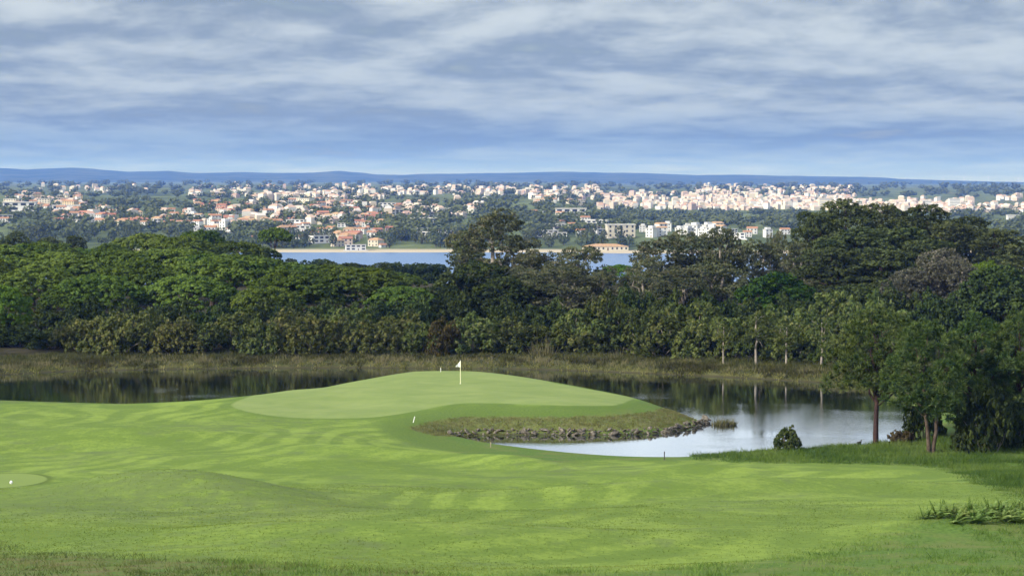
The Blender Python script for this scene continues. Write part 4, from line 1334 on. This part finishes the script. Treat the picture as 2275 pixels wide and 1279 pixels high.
stake(1090, 993, .40, M_RED, 'short brown stake at the near edge of the cove', 0, M_RED)
stake(1476, 1021, .62, M_DRK, 'thin dark stake on the near bank before the bright water', 0, M_DRK)
stake(979, 826, .42, M_WHT, 'small pale stake behind the putting green')
p = hit(25, 1074)
root = bpy.data.objects.new('tee_marker', None); COL.objects.link(root); root.location = p
tag(root, 'white tee marker on the teeing ground', 'tee marker')
mb = MB(); mb.tube([(0, 0, .0), (0, 0, .04), (0, 0, .10), (0, 0, .16), (0, 0, .19)], [.07, .09, .095, .07, .03], 12); obj('ball', mb.mesh('ball', M_WHT, True), root)
mb = MB(); mb.tube([(0, 0, -.12), (0, 0, .02)], [.015, .015], 6); obj('spike', mb.mesh('spike', M_DRK), root)

p = gp(1909, 984.5, 0.0)
root = bpy.data.objects.new('duck', None); COL.objects.link(root); root.location = (p[0], p[1], 0.0); root.rotation_euler = (0, 0, .4)
tag(root, 'small dark duck floating close to the bank', 'duck')
M_DUCK = noisy_mat('duck_feathers', (0.02, 0.022, 0.022), (0.05, 0.046, 0.04), 9, .7, .3)
M_BILL = noisy_mat('duck_bill', (0.30, 0.22, 0.06), (0.36, 0.26, 0.08), 9, .5, .3)
mb = MB(); mb.tube([(-.26, 0, .11), (-.20, 0, .09), (-.10, 0, .07), (.04, 0, .07), (.14, 0, .09), (.17, 0, .16), (.17, 0, .22), (.19, 0, .28), (.22, 0, .29)], [.015, .05, .10, .115, .085, .045, .04, .052, .03], 9)
obj('body', mb.mesh('body', M_DUCK, True), root)
mb = MB(); mb.tube([(.225, 0, .285), (.30, 0, .272)], [.022, .012], 6); obj('bill', mb.mesh('bill', M_BILL, True), root)

# ------------------------------------------------------------------ the town across the lagoon
WALL = {k: noisy_mat('wall_' + k, c, tuple(x * .92 for x in c), .4, .85, .15) for k, c in
        {'white': (.64, .64, .64), 'cream': (.62, .57, .47), 'pink': (.57, .46, .41), 'ochre': (.58, .47, .31), 'grey': (.40, .41, .43)}.items()}
ROOF = {k: noisy_mat('roof_' + k, c, tuple(x * .75 for x in c), .8, .9, .1) for k, c in
        {'terracotta': (.46, .25, .15), 'red': (.42, .20, .135), 'orange': (.53, .34, .20), 'flat': (.60, .59, .57), 'dark': (.16, .14, .13)}.items()}
M_GLASS = noisy_mat('window_glass', (.03, .035, .04), (.06, .07, .08), 1, .15, .5)
M_DOOR = noisy_mat('door_wood', (.10, .06, .035), (.16, .10, .06), 1, .6, .3)


def one_box(name, mat, x, y, z):
    return MB().box(-x / 2, x / 2, -y / 2, y / 2, 0, z).mesh(name, mat)


WIN = one_box('window', M_GLASS, 1.3, .16, 1.5)
WINL = one_box('window', M_GLASS, 3.4, .16, 1.7)
DOOR = one_box('door', M_DOOR, 1.1, .16, 2.1)
STY = {}


def style(key, w, d_, st, roof, wall, roofm, rh=1.9, long_win=False, pent=False, terrace=False):
    h = 3.0 * st
    mb = MB().box(-w / 2, w / 2, -d_ / 2, d_ / 2, -3.0, h)
    if pent:
        mb.box(-w * .28, w * .30, -d_ * .3, d_ * .45, h + .002, h + 2.6)
    if terrace:
        mb.box(-w * .5 - 2.5, w * .5 + 2.5, -d_ / 2 - 3.2, -d_ / 2 - .01, -3.0, .35)
    wm_ = mb.mesh('wall', WALL[wall])
    o_ = .45
    mb = MB()
    x0, x1, y0, y1 = -w / 2 - o_, w / 2 + o_, -d_ / 2 - o_, d_ / 2 + o_
    if roof == 'gable':
        V = [(x0, y0, h), (x1, y0, h), (x1, y1, h), (x0, y1, h), (x0, 0, h + rh), (x1, 0, h + rh)]
        mb.add(V, [(0, 1, 5, 4), (2, 3, 4, 5), (0, 4, 3), (1, 2, 5), (0, 3, 2, 1)])
    elif roof == 'hip':
        V = [(x0, y0, h), (x1, y0, h), (x1, y1, h), (x0, y1, h), (-w * .22, 0, h + rh), (w * .22, 0, h + rh)]
        mb.add(V, [(0, 1, 5, 4), (2, 3, 4, 5), (0, 4, 3), (1, 2, 5), (0, 3, 2, 1)])
    else:
        for a in ((x0, x1, y0, y0 + .5), (x0, x1, y1 - .5, y1), (x0, x0 + .5, y0 + .5, y1 - .5), (x1 - .5, x1, y0 + .5, y1 - .5)):
            mb.box(*a, h - .15, h + .45)
        mb.box(x0 + .5, x1 - .5, y0 + .5, y1 - .5, h + .003, h + .12)
    rm_ = mb.mesh('roof', ROOF[roofm])
    wins = []
    nw = max(2, int(w / (4.6 if long_win else 3.4)))
    for s in range(st):
        for i in range(nw):
            x = -w / 2 + w * (i + .5) / nw
            if s == 0 and i == nw // 2:
                wins.append((DOOR, 'door', (x, -d_ / 2, .02)))
            else:
                wins.append((WINL if long_win else WIN, 'window', (x, -d_ / 2, 3 * s + .9)))
    STY[key] = (wm_, rm_, wins, w)


style('white_gable', 11, 8, 2, 'gable', 'white', 'terracotta')
style('cream_hip', 12, 10, 2, 'hip', 'cream', 'orange', 2.2)
style('villa', 22, 9, 2, 'flat', 'white', 'flat', long_win=True, terrace=True)
style('low_villa', 26, 9, 1, 'flat', 'white', 'flat', long_win=True, terrace=True)
style('pink_gable', 12, 9, 2, 'gable', 'pink', 'red', 2.2)
style('tower_house', 9, 8, 3, 'flat', 'white', 'flat', pent=True)
style('white_three', 10, 9, 3, 'gable', 'white', 'orange', 1.5)
style('long_low', 34, 9, 1, 'hip', 'cream', 'orange', 2.0)
style('cottage', 9, 7, 1, 'gable', 'white', 'terracotta', 2.0)
style('grey_modern', 14, 9, 2, 'flat', 'grey', 'dark', long_win=True)
style('ochre_block', 18, 10, 3, 'hip', 'ochre', 'terracotta', 1.8)
style('cream_flats', 20, 11, 3, 'flat', 'cream', 'flat')
DESC = {'white_gable': 'white two storey house with a terracotta gable roof', 'cream_hip': 'cream house with a hipped orange roof', 'villa': 'wide white flat roofed villa with a terrace',
        'low_villa': 'long low white flat roofed villa', 'pink_gable': 'pinkish house with a red gable roof', 'tower_house': 'narrow white three storey house',
        'white_three': 'tall white gabled house with an orange roof', 'long_low': 'long low cream building', 'cottage': 'small white cottage with a terracotta roof',
        'grey_modern': 'grey flat roofed modern house', 'ochre_block': 'ochre three storey block with a terracotta roof', 'cream_flats': 'cream three storey flats with a flat roof'}
placed = []


def far_pt(px, py):
    return hit(px, py, True)


def house(key, px, py, zone, turn=None, sc_=1.0, parts=True):
    h = far_pt(px, py)
    if h is None:
        return False
    wm_, rm_, wins, w = STY[key]
    r = w * sc_ * .55
    for (qx, qy, qr) in placed:
        if (qx - h[0]) ** 2 + ((qy - h[1])) ** 2 < (qr + r) ** 2:
            return False
    placed.append((h[0], h[1], r))
    root = bpy.data.objects.new('house', None); COL.objects.link(root)
    root.location = h; root.rotation_euler = (0, 0, random.uniform(-.7, .7) if turn is None else turn)
    root.scale = (sc_, sc_, sc_)
    lab = DESC[key] + ' ' + zone
    tag(root, lab, 'house', lab)
    obj('wall', wm_, root); obj('roof', rm_, root)
    if parts:
        for me, nm, loc in wins:
            obj(nm, me, root, loc)
    return True


Z_TOP, Z_MID, Z_SHORE = 'on the far plateau', 'on the far slope', 'near the far beach'
ZONES = [
    (940, 1010, 508, 540, 5, ['low_villa', 'villa', 'grey_modern'], Z_SHORE),
    (1180, 1345, 470, 536, 14, ['villa', 'low_villa', 'white_gable', 'grey_modern'], Z_MID),
    (1170, 1300, 440, 456, 10, ['cream_flats', 'cream_hip', 'white_gable'], Z_TOP),
    (1420, 1600, 512, 530, 17, ['tower_house', 'white_three', 'tower_house'], Z_SHORE),
    (1600, 1770, 518, 532, 6, ['tower_house', 'white_gable', 'villa'], Z_SHORE),
    (12, 190, 434, 468, 30, ['cream_hip', 'white_gable', 'cream_flats', 'cottage', 'ochre_block'], Z_TOP),
    (0, 20, 472, 498, 3, ['white_gable', 'villa'], Z_MID),
    (120, 260, 470, 500, 14, ['white_gable', 'pink_gable', 'cottage', 'villa'], Z_MID),
    (220, 330, 466, 505, 18, ['pink_gable', 'cream_hip', 'white_gable'], Z_MID),
    (300, 425, 470, 505, 17, ['white_gable', 'cream_hip', 'cottage', 'villa'], Z_MID),
    (420, 520, 484, 524, 15, ['white_three', 'white_gable', 'tower_house'], Z_MID),
    (430, 500, 450, 470, 12, ['pink_gable', 'cream_hip'], Z_TOP),
    (500, 700, 458, 500, 30, ['cream_hip', 'white_gable', 'pink_gable', 'cottage'], Z_MID),
    (560, 770, 496, 545, 24, ['cottage', 'white_gable', 'villa', 'cream_hip'], Z_SHORE),
    (610, 790, 447, 460, 20, ['cream_flats', 'white_gable'], Z_TOP),
    (700, 890, 456, 492, 26, ['cream_hip', 'white_gable', 'pink_gable', 'villa'], Z_MID),
    (720, 870, 500, 552, 24, ['cream_hip', 'cottage', 'white_gable', 'pink_gable'], Z_SHORE),
    (890, 1080, 448, 492, 24, ['low_villa', 'villa', 'cream_hip', 'grey_modern'], Z_TOP),
]
# singled-out ones first
house('cream_flats', 1378, 527, 'beside the white row', .1)
house('ochre_block', 1402, 527, 'beside the white row', -.1, .8)
house('long_low', 1345, 556, 'on the sand of the far beach', 0, .9)
house('long_low', 1395, 555, 'on the sand of the far beach', .1, .8)
house('long_low', 1320, 560, 'on the sand of the far beach', .0, .6)
house('villa', 790, 556, 'right on the far beach', .15, .62)
house('villa', 1268, 482, 'on a knoll above the eucalypts', 0, 1.3)
house('low_villa', 1310, 497, 'on a knoll above the eucalypts', -.1, 1.1)
house('villa', 45, 469, 'on open ground ending the plateau', .1, 1.4)
house('low_villa', 160, 466, 'on open ground ending the plateau', -.1, 1.4)
house('low_villa', 940, 494, 'in the trees of the far slope', -.1, 1.2)
house('low_villa', 965, 472, 'in the trees of the far slope', .1, 1.3)
nh = 12
for x0, x1, y0, y1, n_, ks_, zn in ZONES:
    k = 0; tries = 0
    while k < n_ and tries < n_ * 14 and nh < 298:
        tries += 1
        px, py = random.uniform(x0, x1), random.uniform(y0, y1)
        if house(random.choice(ks_), px, py, zn, None, random.uniform(.52, .82), True):
            k += 1; nh += 1

# church tower, water tower, mast, apartment blocks, wind turbines
def landmark(name, label, cat, px, py, parts):
    h = far_pt(px, py)
    if h is None:
        return None
    root = bpy.data.objects.new(name, None); COL.objects.link(root); root.location = h
    tag(root, label, cat)
    for nm, me in parts(h[1] / FPX):
        obj(nm, me, root)
    return root
def church(s):
    a = MB().box(-4 * s, 4 * s, -3 * s, 3 * s, -2, 13 * s).mesh('shaft', WALL['cream'])
    b_ = MB(); b_.add([(-4.4 * s, -3.4 * s, 13 * s), (4.4 * s, -3.4 * s, 13 * s), (4.4 * s, 3.4 * s, 13 * s), (-4.4 * s, 3.4 * s, 13 * s), (0, 0, 18 * s)], [(0, 1, 4), (1, 2, 4), (2, 3, 4), (3, 0, 4), (0, 3, 2, 1)])
    c = MB().box(-1.2 * s, 1.2 * s, -3.1 * s, -2.9 * s, 8.5 * s, 11.5 * s).mesh('belfry_opening', M_GLASS)
    return [('shaft', a), ('spire', b_.mesh('spire', ROOF['orange'])), ('belfry_opening', c)]
landmark('church_tower', 'cream church tower rising above the houses of the far slope', 'tower', 1206, 455, church)
def wtower(s):
    a = MB(); a.tube([(0, 0, -2), (0, 0, 6 * s), (0, 0, 9 * s)], [1.6 * s, 1.4 * s, 1.6 * s], 12)
    b_ = MB(); b_.tube([(0, 0, 9 * s), (0, 0, 10 * s), (0, 0, 14 * s), (0, 0, 15 * s)], [1.8 * s, 3.2 * s, 3.2 * s, 1.0 * s], 14)
    return [('stem', a.mesh('stem', WALL['white'], True)), ('tank', b_.mesh('tank', WALL['white'], True))]
landmark('water_tower', 'white water tower standing over the distant city', 'water tower', 1575, 420, wtower)
def mast(s):
    a = MB()
    for sx in (-1, 1):
        for sy in (-1, 1):
            a.tube([(sx * 1.2 * s, sy * 1.2 * s, -1), (sx * .3 * s, sy * .3 * s, 22 * s)], [.28 * s, .2 * s], 5)
    b_ = MB()
    for k in range(9):
        r = 1.2 - .1 * k
        z = 1.2 + 2.3 * k
        b_.tube([(-r * s, -r * s, z * s), (r * s, -r * s, (z + 2) * s)], [.12 * s, .12 * s], 4); b_.tube([(r * s, -r * s, z * s), (-r * s, -r * s, (z + 2) * s)], [.12 * s, .12 * s], 4)
    return [('legs', a.mesh('legs', WALL['grey'])), ('bracing', b_.mesh('bracing', WALL['grey']))]
landmark('lattice_mast', 'slender grey mast above the plateau on the far side', 'mast', 207, 428, mast)
def block(wpx, hpx, wall):
    def f_(s):
        w, hh = wpx * s, hpx * s
        res = [('wall', MB().box(-w / 2, w / 2, -w * .25, w * .25, -3, hh).mesh('wall', WALL[wall])), ('roof', MB().box(-w * .52, w * .52, -w * .27, w * .27, hh + .01, hh + .9).mesh('roof', ROOF['flat']))]
        ns = max(3, int(hh / 3.2))
        for k in range(ns):
            res.append(('window_band', MB().box(-w * .46, w * .46, -w * .25 - .08, -w * .25 + .08, hh * (k + .35) / ns, hh * (k + .75) / ns).mesh('window_band', WALL['grey'])))
        return res
    return f_
for px, py, w, h, wl in [(1834, 463, 30, 22, 'cream'), (2120, 464, 24, 22, 'white'), (2085, 452, 8, 14, 'grey'), (2060, 459, 20, 12, 'white'), (2212, 470, 20, 13, 'white'), (2232, 471, 16, 11, 'cream'),
                         (1868, 462, 16, 14, 'white'), (1890, 461, 14, 14, 'white'), (1905, 463, 14, 12, 'cream'), (1700, 455, 18, 12, 'white'), (2252, 488, 30, 9, 'white')]:
    landmark('apartment_block', '%s apartment block, about %s, in the distant city' % (wl, 'as wide as tall' if abs(w - h) < 6 else ('taller than wide' if h > w else 'wider than tall')), 'apartment block', px, py, block(w, h, wl))
for o in [o for o in COL.objects if o.name.startswith('apartment_block')]:
    o['group'] = o['label']
M_TURB = noisy_mat('turbine_white', (.62, .63, .66), (.68, .68, .70), .05, .5, .3)
for i, px in enumerate((2096, 2142, 2196, 2262)):
    ty = np.interp(px, HX, HYp)
    X, Y, Z = at_y(px, ty, 13000)
    root = bpy.data.objects.new('wind_turbine', None); COL.objects.link(root); root.location = (X, Y, Z - 6)
    tag(root, 'white wind turbine on the low end of the blue ridge', 'wind turbine', 'wind turbines on the ridge')
    mb = MB(); mb.tube([(0, 0, -6), (0, 0, 18), (0, 0, 34)], [1.3, 1.1, .8], 8); obj('tower', mb.mesh('tower', M_TURB, True), root)
    obj('nacelle', MB().box(-1.1, 1.1, -3, 2, 33.4, 35.4).mesh('nacelle', M_TURB), root)
    for k in range(3):
        a = i * .9 + k * 2.0944
        mb = MB(); L = 16
        mb.tube([(0, -3.3, 34.5), (math.cos(a) * L * .3, -3.3, 34.5 + math.sin(a) * L * .3), (math.cos(a) * L, -3.3, 34.5 + math.sin(a) * L)], [.6, .8, .15], 5)
        obj('blade', mb.mesh('blade', M_TURB, True), root)

# distant town too small to tell apart: one object
FZ = [(420, 860, 412, 440, 120), (560, 860, 436, 446, 60), (850, 1340, 414, 434, 190), (1330, 1560, 430, 466, 170), (1540, 1900, 420, 468, 480), (120, 420, 462, 500, 40), (500, 890, 456, 500, 110), (430, 520, 480, 520, 16), (10, 190, 434, 466, 40), (890, 1080, 446, 490, 30), (1890, 2160, 446, 472, 200), (2150, 2275, 458, 474, 40), (90, 330, 414, 430, 26), (1180, 1330, 426, 446, 40), (1560, 1900, 412, 424, 60), (2200, 2275, 438, 448, 12)]
V = []; Fq = []; Ft = []; mq = []; mt = []; T = []
n0 = 0
for x0, x1, y0, y1, n_ in FZ:
    for _ in range(n_):
        px = random.uniform(x0, x1); py = y0 + (y1 - y0) * random.random() ** .8
        h = far_pt(px, py)
        if h is None or h[1] < 1400 or (h[1] < 2500 and min((qx - h[0]) ** 2 + (qy - h[1]) ** 2 - (qr + 7) ** 2 for qx, qy, qr in placed) < 0):
            continue
        s = h[1] / 3000
        w = random.uniform(5, 13) * (.55 + .25 * s); dd = random.uniform(7, 11); hh = random.choice([3.5, 4, 5, 6, 6, 7, 10]) * (.68 + .17 * s)
        a = random.uniform(-.7, .7); ca, sa = math.cos(a), math.sin(a)
        corners = [(-w / 2, -dd / 2), (w / 2, -dd / 2), (w / 2, dd / 2), (-w / 2, dd / 2)]
        cs = [(h[0] + x * ca - y * sa, h[1] + x * sa + y * ca) for x, y in corners]
        for z in (h[2] - 3, h[2] + hh):
            for c in cs:
                V.append((c[0], c[1], z))
        rh = random.choice([0.3, 2.0, 2.2])
        V.append((h[0] - w * .3 * ca, h[1] - w * .3 * sa, h[2] + hh + rh)); V.append((h[0] + w * .3 * ca, h[1] + w * .3 * sa, h[2] + hh + rh))
        for i in range(4):
            j = (i + 1) % 4
            Fq.append((n0 + i, n0 + j, n0 + 4 + j, n0 + 4 + i)); mq.append(0)
        Fq += [(n0 + 4, n0 + 5, n0 + 9, n0 + 8), (n0 + 6, n0 + 7, n0 + 8, n0 + 9)]; mq += [1, 1]
        Ft += [(n0 + 4, n0 + 8, n0 + 7), (n0 + 5, n0 + 6, n0 + 9)]; mt += [1, 1]
        T += [random.random()] * 10
        n0 += 10
mw, t = new_mat('distant_walls')
out(t, bsdf(t, t.ramp(t.attr('tint'), [(0, (.66, .66, .66)), (.45, (.62, .59, .55)), (.7, (.56, .49, .40)), (1, (.46, .37, .34))]), .9, .1).outputs[0])
mr, t = new_mat('distant_roofs')
out(t, bsdf(t, t.ramp(t.attr('tint'), [(0, (.45, .30, .24)), (.5, (.54, .40, .31)), (.75, (.60, .57, .54)), (1, (.42, .27, .21))]), .9, .1).outputs[0])
tag(obj('distant_town', make_mesh('distant_town', np.array(V), [np.array(Fq), np.array(Ft)], [mw, mr], {'tint': T}, matidx=mq + mt)), 'hazy mass of pale buildings of the distant city', 'town', kind='stuff')

# ------------------------------------------------------------------ trees of the far shore
M_FAR = leaf_mat('far_tree_leaves', (0.052, 0.068, 0.030), (0.150, 0.172, 0.075), .2, .25)
def far_tree(seed, H=7.0, R=3.2, n=150, size=1.3):
    gg = np.random.default_rng(seed)
    d = unit(gg.normal(size=(n, 3)))
    lob = 1 + .25 * np.sin(d[:, 0] * 5 + seed) * np.cos(d[:, 1] * 4 + seed * 2)
    P = d * np.array([R, R, H * .42]) * (lob * gg.uniform(.75, 1.05, n))[:, None] + np.array([0, 0, H * .58])
    V, F = leaf_quads(P, unit(d + .5 * gg.normal(size=d.shape)), size * gg.uniform(.7, 1.3, n), size * .8, gg)
    return V, F, np.repeat(np.clip(gg.normal(.45, .22, n), 0, 1), 4)
FT = []
for i in range(5):
    V, F, T = far_tree(i, random.uniform(6, 9), random.uniform(2.6, 4.2))
    mb = MB(); mb.tube([(0, 0, -1), (0, 0, 2), (.1, 0, 4.5)], [.3, .24, .1], 6)
    FT.append((make_mesh('crown', V, F, M_FAR, {'tint': T}), mb.mesh('trunk', BARK, True)))
TZ = [(0, 120, 482, 545, 60), (120, 400, 500, 545, 170), (400, 640, 505, 556, 130), (600, 720, 530, 557, 50), (860, 1010, 486, 554, 190), (1010, 1190, 480, 562, 120), (1180, 1400, 480, 560, 170),
      (1380, 1790, 472, 512, 360), (0, 900, 440, 500, 620), (900, 1400, 440, 492, 320), (2110, 2275, 468, 530, 150), (640, 900, 490, 550, 110), (0, 2275, 406, 440, 620)]
pts = []
hp = np.array(placed)
for x0, x1, y0, y1, n_ in TZ:
    for _ in range(n_):
        px, py = random.uniform(x0, x1), random.uniform(y0, y1)
        if (fbm(np.array([px / 28.0]), np.array([py / 9.0]), 2)[0] < -.35) and y1 > 441:
            continue
        h = far_pt(px, py)
        if h is None or h[2] < SEA + 1.6:
            continue
        dd = ((hp[:, 0] - h[0]) ** 2 + ((hp[:, 1] - h[1])) ** 2) - (hp[:, 2] + 2.0) ** 2
        near_front = (np.abs(hp[:, 0] - h[0]) < hp[:, 2] * .8) & (hp[:, 1] > h[1]) & (hp[:, 1] - h[1] < 45)
        if dd.min() < 0 or (near_front.any() and random.random() < .75):
            continue
        pts.append(h)
pts.sort(key=lambda h: h[1])
for i, h in enumerate(pts[:260]):
    root = bpy.data.objects.new('tree', None); COL.objects.link(root); root.location = h; root.rotation_euler = (0, 0, random.uniform(0, 6.28))
    s = random.uniform(.7, 1.25); root.scale = (s * random.uniform(.9, 1.3), s, s)
    lab = 'dark green tree among the lowest houses and woods of the far shore'
    tag(root, lab, 'tree', 'trees low on the far shore')
    c, tr = FT[i % 5]
    obj('crown', c, root); obj('trunk', tr, root)
VV_, FF_, TT_ = [], [], []
n0 = 0
gg = np.random.default_rng(9)
variants = [far_tree(20 + i, 7.0, 3.4, 55, 2.1) for i in range(6)]
for i, h in enumerate(pts[260:]):
    V, F, T = variants[i % 6]
    s = random.uniform(.7, 1.3) * (1 if h[1] < 2600 else min(2.2, h[1] / 2600))
    VV_.append(V * np.array([s * random.uniform(1, 1.8), s, s * .95]) + h); FF_.append(F + n0); TT_.append(np.clip(T + random.uniform(-.15, .15), 0, 1)); n0 += len(V)
tag(obj('far_woodland', make_mesh('far_woodland', np.concatenate(VV_), np.concatenate(FF_), M_FAR, {'tint': np.concatenate(TT_)})), 'dark woods and hedges scattered over the far country', 'woodland', kind='stuff')

# ------------------------------------------------------------------ the air between
hz, t = new_mat('haze')
pv = t.node('ShaderNodeVolumePrincipled')
pv.inputs['Color'].default_value = (0.115, 0.285, 1.0, 1)
pv.inputs['Absorption Color'].default_value = (1, 1, 1, 1)
pv.inputs['Density'].default_value = 8.6e-5
pv.inputs['Anisotropy'].default_value = 0.0
t.l.new(pv.outputs[0], t.node('ShaderNodeOutputMaterial').inputs['Volume'])
mb = MB().box(-7200, 7200, -300, 17200, SEA - 9, 135)
tag(obj('haze', mb.mesh('haze', hz)), 'blue haze filling the air towards the distant hills', 'haze', kind='stuff')
